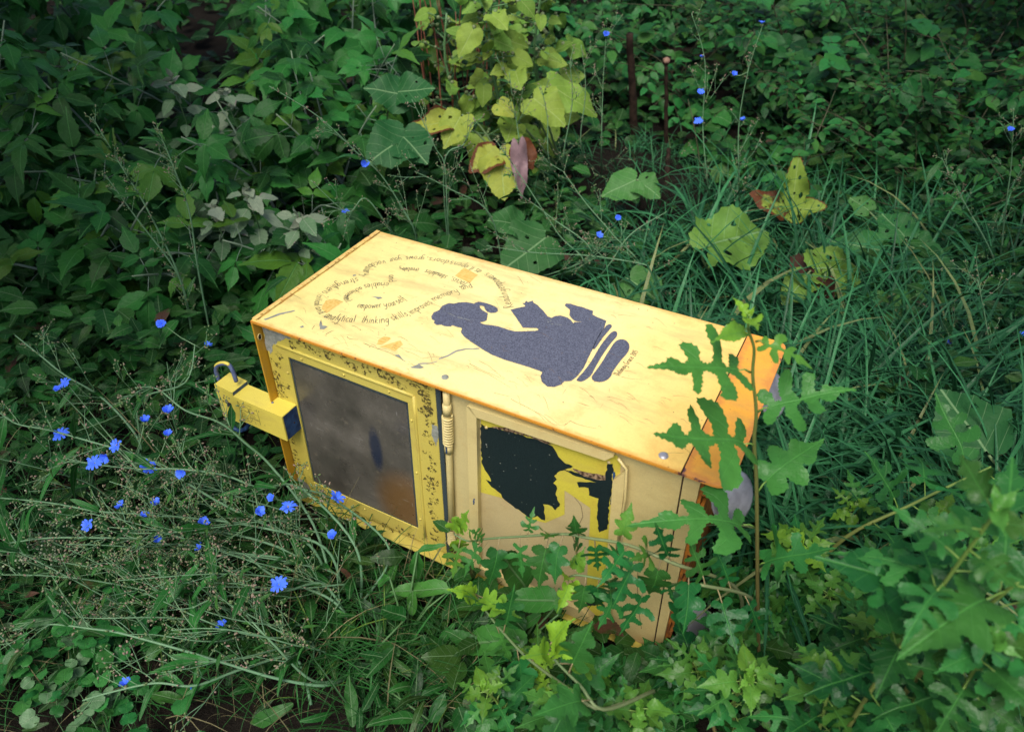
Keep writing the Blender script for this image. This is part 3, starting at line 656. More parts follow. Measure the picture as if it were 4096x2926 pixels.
for s in ([(190, 430), (260, 500), (320, 560), (420, 570), (520, 630), (600, 710), (650, 800), (670, 900)], [(190, 430), (235, 600), (300, 760), (350, 960), (370, 1120), (400, 1165)], [(250, 510), (300, 640), (350, 760), (400, 930), (420, 1080), (440, 1130)],
          [(670, 760), (690, 900), (720, 1020), (760, 1200), (780, 1280)], [(400, 1165), (560, 1200), (700, 1270), (780, 1290)], [(430, 1130), (560, 1140), (700, 1230)], [(330, 660), (400, 620), (480, 640), (560, 720)],
          [(360, 720), (430, 690), (500, 730)], [(370, 790), (450, 800), (560, 840), (640, 890)], [(490, 800), (500, 830), (600, 900), (650, 880)], [(390, 870), (470, 900), (560, 960)], [(400, 960), (480, 970), (600, 1030), (680, 1040)], [(430, 1050), (520, 1040), (600, 1100), (700, 1110)],
          [(540, 1090), (560, 1150)], [(600, 1100), (640, 1180)], [(670, 770), (770, 770), (760, 830)], [(690, 880), (800, 940), (900, 970), (1010, 1040)], [(730, 960), (850, 1020), (920, 1060)], [(750, 1010), (880, 1100), (960, 1110)], [(770, 1090), (900, 1150), (1000, 1200), (1090, 1240)],
          [(800, 1120), (830, 1250), (790, 1230)], [(920, 1270), (970, 1380)], [(870, 810), (960, 840), (1010, 910), (1040, 1000), (1080, 1120), (1110, 1260), (1155, 1410)], [(720, 1100), (1090, 1270)], [(420, 530), (600, 610), (760, 690)]):
    ab(s)
for a, b in ((975, 815), (1070, 860)): decal(g, A_([(a - 25, b - 20), (a + 20, b - 8), (a + 18, b + 20), (a - 20, b + 8)]), 'front', .0006, 0, ya)
sc_ = np.array(zf([(345, 870)], *SA, ya)[0])
S_ = [sc_ + (.0145 if i % 2 == 0 else .0058) * np.array([math.cos(1.75 + i * math.pi / 5), math.sin(1.75 + i * math.pi / 5)]) for i in range(10)]
decal(g, roughen(S_, .003, .0007), 'front', .0006, 0, ya)
for a, b in ((260, 750), (420, 960), (250, 800), (440, 990), (300, 790)): decal(g, roughen(zf([(a, b), (a + 22, b + 30), (a + 12, b + 42), (a - 6, b + 14)], *SA, ya), .003, .0006), 'front', .0006, 0, ya)
bb(g, 'arm_lettering', 'ink', arm)
g = G()
for k in range(40):
    e = R.rand(); p = np.array(arm_poly[0]) * (1 - e) + np.array(arm_poly[3]) * e if k % 2 else np.array(arm_poly[8]) * (1 - e) + np.array(arm_poly[4]) * e
    p = p + R.normal(0, .003, 2); q = R.uniform(.0006, .0016)
    if inside(np.array([p]), np.array(arm_poly))[0]: decal(g, p + q * np.array([(-1, -.6), (1, -.8), (1.2, .7), (-.8, 1)]), 'front', .0007, 0, ya)
bb(g, 'paint_chips', 'blue', arm)['kind'] = 'stuff'

# the stencil
ST = (1600, 1000, .4926)
woman = [(440, 440), (400, 435), (350, 455), (325, 490), (280, 510), (262, 540), (270, 562), (290, 575), (283, 590), (300, 605), (340, 602), (365, 614), (410, 617), (430, 605), (470, 622), (500, 626), (512, 640), (503, 668), (530, 702), (600, 752), (680, 805), (750, 845), (850, 885), (950, 915), (1050, 945), (1120, 970), (1165, 990), (1150, 1025), (1162, 1070), (1200, 1102), (1250, 1106), (1300, 1088), (1330, 1060), (1382, 1058), (1415, 1035), (1440, 1010), (1485, 950), (1540, 830), (1575, 770), (1610, 700), (1650, 630), (1667, 575),
         (1600, 550), (1555, 525), (1560, 495), (1540, 490), (1470, 465), (1440, 460), (1380, 440), (1352, 438), (1345, 450), (1365, 466), (1388, 485), (1384, 530), (1400, 550), (1420, 570), (1460, 580), (1490, 586), (1440, 590), (1417, 588), (1402, 600), (1380, 570), (1350, 550), (1300, 536), (1260, 541), (1230, 556), (1190, 540), (1160, 500), (1110, 450), (1078, 430), (1080, 415), (1040, 427), (1028, 415), (1020, 433), (1000, 430), (1026, 452), (1015, 463), (950, 476), (905, 485), (950, 545), (985, 600), (1000, 626), (1110, 630), (1132, 642), (1125, 655), (1100, 661), (1060, 661), (1000, 665), (930, 665), (870, 650), (800, 625), (740, 615), (690, 610), (652, 598), (645, 582), (670, 580), (695, 570), (700, 545), (706, 516), (690, 507), (660, 490), (642, 470), (640, 450), (660, 446), (690, 457), (700, 482), (712, 497), (735, 506), (768, 506), (787, 495), (785, 475), (760, 460), (730, 446), (690, 434), (640, 424), (610, 434), (600, 440), (540, 428), (480, 430)]
g = G()
decal(g, np.array(zt(woman, *ST)), 'top', .0005, .0045); bb(g, 'woman_reading_stencil', 'stencil', side)
for s in ([(1714, 618), (1702, 605), (1675, 622), (1635, 672), (1600, 728), (1572, 798), (1585, 790), (1645, 705), (1700, 640)],
          [(1757, 675), (1742, 661), (1712, 680), (1662, 740), (1620, 800), (1562, 900), (1500, 985), (1450, 1040), (1443, 1058), (1480, 1062), (1540, 1020), (1580, 950), (1632, 860), (1700, 762), (1750, 704)],
          [(1856, 775), (1832, 737), (1792, 729), (1752, 748), (1702, 820), (1640, 920), (1590, 990), (1564, 1030), (1580, 1060), (1640, 1066), (1698, 1034), (1724, 980), (1782, 900), (1842, 830)]):
    g = G(); decal(g, np.array(zt(spline(s, 3, True), *ST)), 'top', .0005, .0032); bb(g, 'stencil_stripe', 'stencil', side)
g = G()
for s in ([(340, 490), (430, 530), (520, 560), (600, 575)], [(1175, 560), (1200, 572), (1240, 570)], [(1225, 600), (1280, 605), (1310, 612)], [(1190, 590), (1230, 580)]):
    q = np.array(zt(spline(s, 5), *ST))
    for k in range(len(q) - 1):
        if R.rand() < .6: ribbon(g, [q[k] + R.normal(0, .0006, 2), q[k + 1] + R.normal(0, .0006, 2)], R.uniform(.0008, .002), 'top', .0009)
bb(g, 'worn_scratch', 'primer', side)
g = G()
for p in ([(575, 572), (640, 560), (705, 580), (580, 668), (540, 632)], [(1555, 385), (1620, 325), (1727, 376), (1665, 440)], [(962, 905), (975, 870), (1015, 845), (1060, 850), (1070, 862), (1000, 905)], [(980, 925), (1060, 900), (1140, 872), (1158, 905), (1100, 957), (1040, 930)]):
    g = G(); decal(g, roughen(zt(p, 1000, 900, .5277), .01, .0008), 'top', .0004); bb(g, 'tape_residue', 'tape', side)
# primer chips and scratches on the upward face
g = G()
for p in ([(1212, 1078), (1260, 1062), (1280, 1050), (1300, 1066), (1320, 1078), (1290, 1088), (1230, 1084)], [(1270, 1050), (1290, 1044), (1360, 1046), (1420, 1030), (1415, 1040), (1350, 1054), (1290, 1056)], [(1430, 1010), (1500, 985), (1560, 950), (1640, 935), (1740, 932), (1740, 940), (1640, 943), (1565, 962), (1500, 996), (1435, 1018)],
          [(100, 715), (220, 670), (335, 645), (340, 652), (230, 680), (120, 720)], [(375, 770), (400, 762), (412, 772), (390, 780)], [(525, 745), (540, 720), (548, 760), (590, 770), (560, 790), (530, 790)], [(1095, 985), (1130, 980), (1160, 1020), (1178, 1036), (1130, 1005)], [(780, 380), (800, 375), (806, 383), (782, 388)], [(908, 540), (950, 541), (990, 545), (1005, 556), (970, 562), (940, 548)]):
    g = G(); decal(g, roughen(zt(p, 1000, 900, .5277), .006, .0009), 'top', .00045); bb(g, 'grey_paint_chip', 'primer', side)
g = G()
def scr(pts, x0, y0, s, wd): ribbon(g, np.array(zt(spline(pts, 4), x0, y0, s)) + R.normal(0, .0003, (len(pts) * 4 - 3, 2)), wd, 'top', .0006, w1=wd * .4)
for p in ([(860, 895), (960, 935), (1060, 970), (1180, 1035)], [(575, 830), (610, 808), (638, 800)], [(735, 845), (750, 860), (790, 866), (820, 868)], [(540, 720), (536, 760)], [(490, 760), (470, 790)], [(330, 530), (390, 560)]): scr(p, 1000, 900, .5277, .0013)
for p in ([(1060, 215), (1110, 245), (1150, 270)], [(1330, 1425), (1365, 1400), (1380, 1385)], [(560, 920), (700, 990), (850, 1050)], [(600, 960), (720, 1010), (900, 1120)], [(1380, 1385), (1460, 1420), (1600, 1450)], [(1840, 1205), (1870, 1215), (1910, 1205)], [(900, 1210), (1000, 1260), (1150, 1340), (1240, 1410), (1330, 1425)], [(640, 900), (720, 940), (790, 1000), (850, 1045)], [(760, 1160), (900, 1190)], [(1800, 1030), (1880, 1045), (1970, 1052)]): scr(p, *ST, .0009)
for k in range(120):
    a, b = R.uniform(.05, .95), R.uniform(.01, .2 if k % 3 else .45); th = R.normal(-.15, .35); ln = R.uniform(.008, .05)
    q = np.array([(a + ln * t * math.cos(th), b + ln * t * math.sin(th) + .002 * math.sin(t * 5)) for t in np.linspace(0, 1, 5)])
    if q[:, 1].min() > .003: ribbon(g, q, R.uniform(.0004, .0009), 'top', .0006, w1=.0003)
for k in range(60):
    p = np.array([R.uniform(.03, .95), R.uniform(.01, .45)]); decal(g, p + R.uniform(.0005, .0013) * np.array([(-1, -.7), (.8, -1), (1, .8), (-.7, 1)]), 'top', .0006)
bb(g, 'scratches', 'peel', side)['kind'] = 'stuff'
def screw(px, py, m, par, r=.0085):
    q = TM(px, py); g = G(); k = 14
    V = [(q[0] + rr * math.cos(a), q[1] + rr * math.sin(a), BV + zz) for rr, zz in ((r, .0004), (r * .92, .002), (r * .55, .0034)) for a in np.arange(k) * 2 * math.pi / k] + [(q[0], q[1], BV + .0038)]
    F = [t_ for i in range(2) for j in range(k) for t_ in ((i * k + j, i * k + (j + 1) % k, (i + 1) * k + (j + 1) % k), (i * k + j, (i + 1) * k + (j + 1) % k, (i + 1) * k + j))] + [(2 * k + j, 2 * k + (j + 1) % k, 3 * k) for j in range(k)]
    g.raw(V, F); return bb(g, 'screw', m, par, True)
screw(1780, 1509, 'primer', side, .0075); screw(2654, 1822, 'chrome', side, .009); screw(2915, 1309, 'chrome', side, .009)

# handwriting: every letter a few pen strokes, x-height 1
def q_(s): return [[tuple(float(v) for v in p.split(',')) for p in st.split()] for st in s.split('|')]
FONT = {k: (w_, q_(s)) for k, w_, s in (
    ('a', 1.0, '.8,.8 .5,1 .15,.75 .08,.35 .3,0 .6,.2 .8,.7|.82,.95 .78,.3 .95,0'), ('b', .95, '.1,1.8 .1,0|.1,.6 .4,.95 .75,.7 .75,.25 .4,0 .1,.15'), ('c', .9, '.8,.8 .5,1 .15,.7 .12,.3 .4,0 .8,.15'),
    ('d', 1.0, '.8,.8 .45,.95 .1,.65 .1,.25 .4,0 .75,.3|.85,1.8 .8,.3 .9,0'), ('e', .9, '.1,.5 .75,.6 .65,.9 .4,1 .1,.7 .1,.25 .4,0 .8,.2'), ('f', .7, '.75,1.6 .5,1.8 .3,1.5 .3,0 .25,-.4|.05,.9 .65,.95'),
    ('g', 1.0, '.8,.8 .5,1 .12,.7 .2,.2 .55,.15 .8,.6|.82,1 .8,-.4 .5,-.8 .1,-.6'), ('h', 1.0, '.1,1.8 .1,0|.1,.6 .45,1 .75,.7 .8,0'), ('i', .4, '.2,1 .2,0|.2,1.35 .23,1.45'), ('k', .9, '.1,1.8 .1,0|.7,.95 .15,.45 .8,0'),
    ('l', .4, '.2,1.8 .2,0'), ('m', 1.4, '.08,1 .1,0|.1,.65 .4,1 .6,.7 .62,0|.62,.65 .95,1 1.2,.7 1.22,0'), ('n', 1.0, '.1,1 .1,0|.1,.6 .45,1 .75,.7 .8,0'), ('o', .95, '.45,1 .12,.7 .12,.25 .45,0 .8,.3 .75,.75 .45,1'),
    ('p', 1.0, '.1,1 .1,-.8|.1,.7 .45,1 .8,.7 .75,.25 .4,0 .1,.2'), ('r', .75, '.1,1 .12,0|.12,.55 .4,.95 .7,.9'), ('s', .85, '.7,.85 .4,1 .15,.75 .4,.5 .7,.3 .5,0 .1,.1'), ('t', .7, '.35,1.6 .35,.2 .6,0|.05,1.05 .7,1.1'),
    ('u', 1.0, '.1,1 .12,.25 .4,0 .75,.3|.8,1 .8,.2 .95,0'), ('v', .9, '.08,1 .4,0 .8,1'), ('w', 1.3, '.08,1 .3,0 .6,.8 .9,0 1.2,1'), ('y', .95, '.1,1 .15,.4 .45,.2 .75,.5|.8,1 .75,-.3 .45,-.8 .1,-.6'), ('z', .8, '.1,1 .7,1 .1,0 .75,0'),
    ('R', 1.3, '.3,1.9 .2,0|.25,1.9 .8,1.75 .8,1.2 .3,1 1.2,-.1'), ('D', 1.2, '.2,1.9 .15,0 .8,.2 1.1,.9 .8,1.6 .15,1.9'), ('G', 1.3, '1.1,1.6 .7,1.9 .2,1.3 .2,.4 .7,0 1.1,.5 1.1,.8 .7,.8'),
    (',', .4, '.2,.15 .15,-.3'), ('.', .45, '.15,.05 .25,.12'), ('2', .9, '.1,1.3 .45,1.7 .75,1.3 .1,0 .85,0'), ('0', .9, '.45,1.7 .1,1 .4,0 .75,.8 .45,1.7'), ('1', .5, '.1,1.3 .3,1.7 .3,0'), ('5', .9, '.75,1.7 .2,1.7 .15,1 .6,1 .7,.4 .1,0'), (' ', .55, '0,0 0,0'))}
def write(g, text, path, x0, y0, s, xh=None, wd=.0015, slant=.0):
    P = np.array(zt(spline(path, 8) if len(path) > 2 else path, x0, y0, s)); d = np.linalg.norm(np.diff(P, axis=0), axis=1); cum = np.concatenate([[0], np.cumsum(d)])
    adv = sum(FONT[c_][0] + .18 for c_ in text); sx = cum[-1] / adv; sy = sx if xh is None else xh; pos = 0
    for c_ in text:
        wq, strokes = FONT[c_]
        for st in strokes:
            if c_ == ' ': continue
            pts = []
            S = spline(st, 3) if len(st) > 2 else np.array([np.array(st[0]) * (1 - t) + np.array(st[1]) * t for t in (0, .5, 1)])
            jit = R.normal(0, .05, 2)
            for a, b in S:
                l = min(max((pos + a + slant * b) * sx, 0), cum[-1] * .9999); i = min(np.searchsorted(cum, l, 'right') - 1, len(d) - 1)
                t = (l - cum[i]) / (d[i] + 1e-9); base = P[i] * (1 - t) + P[i + 1] * t
                i2 = max(0, min(i, len(P) - 2)); tg = unit(P[min(i2 + 3, len(P) - 1)] - P[max(i2 - 2, 0)]); nr = np.array([-tg[1], tg[0]])
                pts.append(base + nr * (b + jit[1] * .6) * sy + tg * jit[0] * sx)
            ribbon(g, pts, wd * R.uniform(.8, 1.2), 'top', .0007)
        pos += wq + .18
W2 = (1220, 1000, .21988); W3 = (1620, 1000, .3864)
g = G()
H = .0122
for txt, path, fr_, xh in (
    ('Reading', [(1128, 590), (1085, 520), (1055, 440), (1040, 400)], W3, .011), ('empowers', [(1030, 395), (990, 330), (920, 270), (850, 235)], W3, H), ('as it', [(800, 215), (740, 185), (690, 168)], W3, H), ('opens', [(665, 165), (600, 140), (480, 112)], W3, H), ('doors,', [(465, 110), (340, 88), (220, 75)], W3, H), ('grows', [(205, 72), (100, 64), (0, 68)], W3, H),
    ('your', [(1745, 130), (1620, 145), (1500, 170)], W2, H), ('vocabulary,', [(1450, 185), (1300, 215), (1170, 262), (1085, 330), (1060, 400), (1070, 490)], W2, H),
    ('strengthens', [(960, 505), (800, 540), (650, 585), (500, 635), (380, 710), (285, 785)], W2, H), ('critical', [(230, 820), (190, 900), (165, 1020)], W2, .009), ('and', [(185, 1050), (225, 1130), (275, 1180)], W2, .009),
    ('analytical', [(330, 1215), (500, 1275), (700, 1303), (915, 1310)], W2, .0135), ('thinking', [(1010, 1322), (1250, 1335), (1550, 1315)], W2, .0142), ('skills,', [(1600, 1285), (1760, 1230), (1930, 1180)], W2, .0125),
    ('improves', [(75, 668), (190, 605), (295, 545)], W3, H), ('memory', [(310, 530), (430, 475), (565, 435)], W3, H), ('and', [(590, 412), (710, 388)], W3, H),
    ('focus,', [(650, 345), (570, 310), (480, 280)], W3, H), ('stimulates', [(450, 270), (350, 235), (220, 200)], W3, .0108), ('creativity,', [(150, 190), (0, 180), (-60, 195)], W3, .0108), ('and', [(1525, 455), (1522, 520), (1530, 590)], W2, .009),
    ('enables', [(1520, 590), (1300, 600), (1040, 640)], W2, H), ('achievement...', [(1010, 670), (870, 730), (760, 790), (705, 850), (720, 920), (800, 1005)], W2, .0095), ('empower', [(935, 1048), (1150, 1060), (1410, 1040)], W2, H), ('yourself', [(1440, 1035), (1650, 1000), (1870, 900)], W2, H), ('....', [(1920, 890), (2070, 850)], W2, H)):
    g = G(); write(g, txt, path, *fr_, xh * 1.1, .00115); bb(g, 'handwritten_word', 'ink', side)
g = G(); write(g, 'Delaney Grace 2015', [(1775, 1022), (1850, 935), (1940, 822)], *ST, .0065, .0011); bb(g, 'handwritten_signature', 'ink', side)



M['bush_twig'] = plain_mat('greenish_twig', (.035, .045, .02), (.07, .065, .035), 30)
# ================================================================== ground
g = G(); xs = np.concatenate([np.linspace(-40, -6, 10), np.linspace(-5, 5, 90), np.linspace(6, 40, 10)]); ys = np.concatenate([np.linspace(-8, 0, 8), np.linspace(.1, 8, 80), np.linspace(9, 60, 10)])
X, Y = np.meshgrid(xs, ys); Hh = ground_h(X, np.clip(Y, 0, 9)) - .02 + R.normal(0, .006, X.shape)
idx = np.arange(X.size).reshape(X.shape); a, b, c_, d = idx[:-1, :-1], idx[:-1, 1:], idx[1:, 1:], idx[1:, :-1]
g.raw(np.stack([X.ravel(), Y.ravel(), Hh.ravel()], 1), np.concatenate([np.stack([a, b, c_], -1).reshape(-1, 3), np.stack([a, c_, d], -1).reshape(-1, 3)]))
n = NT('dark_soil', .95, .1); c = n.coord(); f1 = n.noise(c, 6.0, 6.0, .7); f2 = n.noise(c, 60.0, 5.0, .7)
n.col(n.mix(f2, n.mix(f1, (.004, .004, .003), (.010, .008, .006)), n.mix(f1, (.008, .007, .005), (.028, .021, .015)))); n.bump(n.math('ADD', f2, f1), .9, .02); M['soil'] = n.m
tag(g.build('ground', n.m), kind='structure')
def gz(x, y): return float(ground_h(np.float64(x), np.float64(y))) - .02
def in_box(x, y, m=0.0):
    q = to_box(np.array([x, y, 0])); return -m < q[0] < 1.08 + m and -m < q[1] < BD + m
def jit(v, s): return np.asarray(v, float) + R.normal(0, s, 3)
def curve(P, d, L, bend, k=8, wob=.0):
    """points along a stem that starts towards d and is pulled by bend"""
    P = np.asarray(P, float); d = unit(d); out = [P]; s = L / (k - 1); w = R.normal(0, wob, 3)
    for i in range(k - 1):
        d = unit(d + np.asarray(bend) / (k - 1) + w / (k - 1) + R.normal(0, wob * .6, 3)); out.append(out[-1] + d * s)
    return np.array(out)
def along(C_, t):
    x = t * (len(C_) - 1); i = min(int(x), len(C_) - 2); return C_[i] * (1 - (x - i)) + C_[i + 1] * (x - i), unit(C_[i + 1] - C_[i])
def perp(d, ang):
    x = unit(np.cross(d, [.12, .2, 1] if abs(d[2]) < .93 else [1, .1, .1])); y = np.cross(d, x); return x * math.cos(ang) + y * math.sin(ang)
TOCAM = lambda P: unit(CAM - P)

# ------------------------------------------------------------------ box elder thicket, upper left
def elder(base, height, spread, nst, label, size=.160, lo=.05, hi=.95, lean=(0, -.25, 0), group='box elder saplings massed behind and left of the box'):
    base = np.array([base[0], base[1], gz(base[0], base[1])]); root = thing('box_elder_sapling', label, 'sapling', base, group=group)
    gs, gl = G(base), G(base)
    for s in range(nst):
        a = R.uniform(0, 6.28); d0 = unit([math.cos(a) * spread + lean[0], math.sin(a) * spread + lean[1], 1.0]); L = height * R.uniform(.75, 1.15)
        S = curve(base + [R.normal(0, .06), R.normal(0, .06), 0], d0, L, [math.cos(a) * .3, math.sin(a) * .3 - .1, -.25], 9, .08)
        gs.tube(S, .007, .0025, 6, (0, 0, 0), (0, .6, 0))
        nodes = int(L / .075); ph = R.uniform(0, 3)
        for i in range(nodes):
            t = .12 + .88 * i / nodes; P, d = along(S, t)
            for side in (0, 1):
                if R.rand() < .12: continue
                out = unit(perp(d, ph + i * 1.57 + side * 3.1416 + R.normal(0, .3)) + d * .35 + Z * .15); pl = R.uniform(.07, .14) * (1.15 - .5 * t)
                Q = curve(P, out, pl, [0, 0, -.25], 4, .05); gs.tube(Q, .0016, .0012, 3, (0, .4, 0)); e = Q[-1]; dd = unit(Q[-1] - Q[-2])
                nrm = unit(Z * .85 + TOCAM(e) * .45 + R.normal(0, .28, 3)); sz = size * R.uniform(.65, 1.15) * (1.05 - .35 * t); tn = tintv(lo, hi, .35 * (R.rand() < .12) + .1 * R.rand())
                dd = unit(dd + np.array([0, 0, -.35]) * R.rand()); lat = unit(np.cross(nrm, dd))
                gl.leaf(pick('eld'), e + dd * .02, dd, nrm, sz, tn, R.uniform(.9, 1.15))
                for sg in (-1, 1):
                    dl_ = unit(dd * .45 + lat * sg + np.array([0, 0, -.15])); gl.leaf(pick('eld'), e, dl_, unit(nrm + R.normal(0, .15, 3)), sz * R.uniform(.7, .95), tn, R.uniform(.85, 1.1))
                if R.rand() < .3:
                    for sg in (-1, 1): gl.leaf(pick('eld'), e - dd * .03, unit(dd * .1 + lat * sg - Z * .1), nrm, sz * .6, tn)
    gs.build('stem', M['stem_blue'], root); gl.build('foliage', M['elder'], root); return root
ELDERS = [
    ((-1.55, 2.32), .50, .55, 4, 'low box elder nearest the left edge with big pale-veined leaves'), ((-1.05, 2.42), .50, .5, 4, 'low box elder just behind the budding chicory spikes at left'),
    ((-.62, 2.30), .42, .5, 3, 'short box elder touching the back left corner of the box'), ((-2.05, 2.75), .75, .5, 5, 'bushy box elder on the left edge, second row back'),
    ((-1.45, 2.85), .72, .5, 5, 'bushy box elder behind the pale mottled leaves at left'), ((-.90, 2.80), .66, .45, 4, 'leafy box elder left of the tall bare chicory stem'),
    ((-.78, 3.05), .66, .3, 4, 'box elder with drooping pointed leaves left of the dark burdock leaves'), ((-2.6, 3.5), 1.0, .45, 5, 'tall dark box elder at the upper left edge'),
    ((-1.95, 3.55), 1.0, .45, 5, 'tall box elder in the dark upper left with grey-blue stems'), ((-1.25, 3.5), .95, .4, 5, 'tall box elder between the dark left corner and the yellowing burdock'),
    ((-.75, 3.7), .95, .3, 5, 'box elder with smooth blue-grey stem beside the yellowing burdock'), ((-3.2, 4.5), 1.4, .4, 5, 'box elder in the dark top left corner'),
    ((-2.3, 4.6), 1.35, .4, 5, 'box elder at the top edge, third from the left corner'), ((-1.45, 4.7), 1.25, .4, 5, 'box elder cut by the top edge left of centre'),
    ((-.7, 4.9), 1.1, .35, 4, 'farthest box elder behind the yellowing burdock'), ((-2.15, 2.2), .62, .45, 4, 'box elder cropped by the left edge above the blue flowers')]
for b, h, s, n_, lab in ELDERS: elder(b, h, s, n_, lab)

# pale, mottled weed tops among the elders
def pale(vx, vy, Yd, size, label):
    e = up(vx, vy, Yd); base = np.array([e[0], e[1] + .03, gz(e[0], e[1])]); root = thing('mottled_weed', label, 'weed', base)
    gs, gl = G(base), G(base); S = curve(base, [0, 0, 1], e[2] - base[2], [0, -.1, 0], 7, .06); gs.tube(S, .0035, .002, 5)
    for i in range(13):
        t = .5 + .5 * i / 13; P, d = along(S, t); o = unit(perp(d, i * 2.4) + Z * .2); q = P + o * size * .3; gs.tube([P, q], .0012, .001, 3)
        gl.leaf(pick('wee'), q, unit(o - Z * .2), unit(Z + TOCAM(q) * .5 + R.normal(0, .25, 3)), size * R.uniform(.6, 1.1), (R.uniform(.2, 1), R.uniform(.1, .8) * t, .15 * R.rand()), 1.1, .35)
    for i in range(16):
        P, d = along(S, R.uniform(.85, 1)); o = unit(R.normal(0, 1, 3) + Z * .5); gl.leaf(pick('wee'), P, o, unit(Z + R.normal(0, .5, 3)), size * R.uniform(.25, .5), (R.rand(), R.uniform(.5, 1), .2 * R.rand()), 1.2, .3)
    gs.build('stem', M['stem_green'], root); gl.build('foliage', M['pale'], root)
pale(385, 165, 3.1, .11, 'weed with crinkled whitish leaf tips in the upper left thicket')
pale(505, 190, 3.0, .09, 'weed with pale pinkish tips right of the whitish one, upper left')
pale(560, 420, 2.35, .10, 'weed with pale mottled curled leaves left of the box back corner')
pale(470, 455, 2.3, .085, 'weed with whitish powdery tips below the budding spikes')
pale(640, 455, 2.25, .085, 'weed with small pale speckled leaves nearest the box back corner')

# ------------------------------------------------------------------ yellowing burdock, top centre
def burdock_stalk(base, top, label, nleaf=26, size=.19, rest='burdock_yellow'):
    base = np.array([base[0], base[1], gz(base[0], base[1])]); top = np.asarray(top, float); root = thing('burdock', label, 'burdock', base)
    gs, gb = G(base), G(base); dv = top - base; S = np.array([base + dv * t + np.array([.02 * math.sin(t * 7), 0, .0]) for t in np.linspace(0, 1, 10)]); gs.tube(S, .011, .005, 7)
    for i in range(nleaf):
        t = .12 + .88 * i / nleaf; P, d = along(S, t); o = unit(perp(d, i * 2.39996 + R.normal(0, .3)) + Z * R.uniform(.0, .5)); br = R.uniform(.06, .22) * (1.1 - .5 * t)
        Q = curve(P, o, br, [0, 0, .15], 5, .06); gs.tube(Q, .004, .0025, 5); e = Q[-1]; sz = size * R.uniform(.65, 1.15) * (1.15 - .45 * t)
        for k in range(2 if t > .4 else 1):
            od = unit(o + R.normal(0, .45, 3) - Z * R.uniform(.1, .8)); l = G(base); l.leaf(pick('bur' if sz > .09 else 'cor'), e - o * br * .35 * k, od, unit(Z * .55 + TOCAM(e) * .7 + R.normal(0, .25, 3)), sz * (1 - .25 * k), (R.rand(), R.uniform(0, .5), .06 * R.rand() + (.25 if t < .3 else 0)), R.uniform(.85, 1.1), .15 * R.rand())
            l.build('leaf', M[rest], root)
        for k in range(3): gb.ball(along(Q, R.uniform(.4, 1))[0] + R.normal(0, .012, 3), R.uniform(.007, .012), (0, .3 * R.rand(), 0))
    gs.build('stem', M['stem_green'], root); gb.build('burs', M['bud'], root)['kind'] = 'stuff'
burdock_stalk(at(1120, 395)[:2], up(1085, -30, 3.25), 'yellow-green burdock with lobed leaves and burs at the top centre', 46, .13)
burdock_stalk(at(1190, 345)[:2], up(1200, -40, 3.55), 'pale green burdock with side branches right of the yellow-green one', 32, .125)
burdock_stalk(at(1020, 330)[:2], up(985, 30, 3.7), 'smaller yellowing burdock left of the yellow-green one', 20, .115)
def leaf_to(l, key, b, t, nrm, tint, wide=1.0, edge=0.0, j=None):
    d = t - b; tt = T[key][R.randint(len(T[key])) if j is None else j % len(T[key])]; l.leaf(tt, b, d, nrm, np.linalg.norm(d), tint, wide, edge)
def big_burdock(label, gx, leaves, m='burdock', name='burdock', cat='burdock'):
    """leaves: (base px, tip px, distance of base, of tip, tint, wide, dead edge, template)"""
    b0 = np.array([gx[0], gx[1], gz(gx[0], gx[1])]); root = thing(name, label, cat, b0); gs = G(b0)
    for (bx, by), (tx, ty), y0, y1, tint, wide, edge, key, j in leaves:
        b, t = up(bx, by, y0), up(tx, ty, y1); l = G(b0); d = unit(t - b); nrm = TOCAM(b) * .75 + Z * .65; leaf_to(l, key, b, t, nrm, tint[:3], wide, edge, j); l.build('leaf', M[tint[3] if len(tint) > 3 else m], root)
        S = np.array([b0 * (1 - u) ** 2 + (b0 * .4 + b * .6 - d * .1 + Z * .06) * 2 * u * (1 - u) + b * u * u for u in np.linspace(0, 1, 8)]); gs.tube(S, .006, .0035, 6, (0, .2, 0))
    gs.build('petiole', M['stem_green'], root); return root
Y_ = lambda r, o, b: (r, o, b)
def lf(b, t, y0, y1, tint, wide=1.05, edge=0., key='bur', j=None): return (b, t, y0, y1, tint, wide, edge, key, j)
big_burdock('large dark burdock leaf with pale veins at the right edge of the grass', at(2160, 1080)[:2], [lf((2195, 1010), (2095, 862), 1.30, 1.43, (.3, 0, 0), 1.25, 0, 'bur', 2)])
big_burdock('holed yellow-green burdock leaf standing in the grass behind the box', at(1640, 640)[:2], [lf((1560, 555), (1715, 480), 2.32, 2.42, (.9, .4, 0), 1.05, .12, 'holey', 1)])
big_burdock('brown-edged burdock leaves folded upright above the grass', at(1760, 520)[:2], [lf((1755, 470), (1775, 350), 2.68, 2.7, (.6, .4, .05, 'burdock_yellow'), .62, .55, 'holey', 0), lf((1750, 470), (1828, 452), 2.68, 2.6, (.6, .45, .15, 'burdock_yellow'), .9, .5, 'holey', 0), lf((1748, 468), (1668, 425), 2.68, 2.72, (.6, .5, .55, 'burdock_yellow'), .8, .5, 'bur', 0)])
big_burdock('half-withered burdock with a brown rotten centre in the grass', at(1830, 700)[:2], [lf((1800, 600), (1930, 585), 2.2, 2.28, (.6, .5, .12), .95, .3, 'holey', 0), lf((1795, 605), (1775, 535), 2.2, 2.35, (.5, .6, .85), .8, .4, 'bur', 3), lf((1795, 610), (1745, 660), 2.2, 2.1, (.6, .5, .12), 1.0, .2, 'bur', 1), lf((1830, 620), (1830, 715), 2.15, 2.08, (.4, .7, .75), .6, .3, 'bur', 3)])
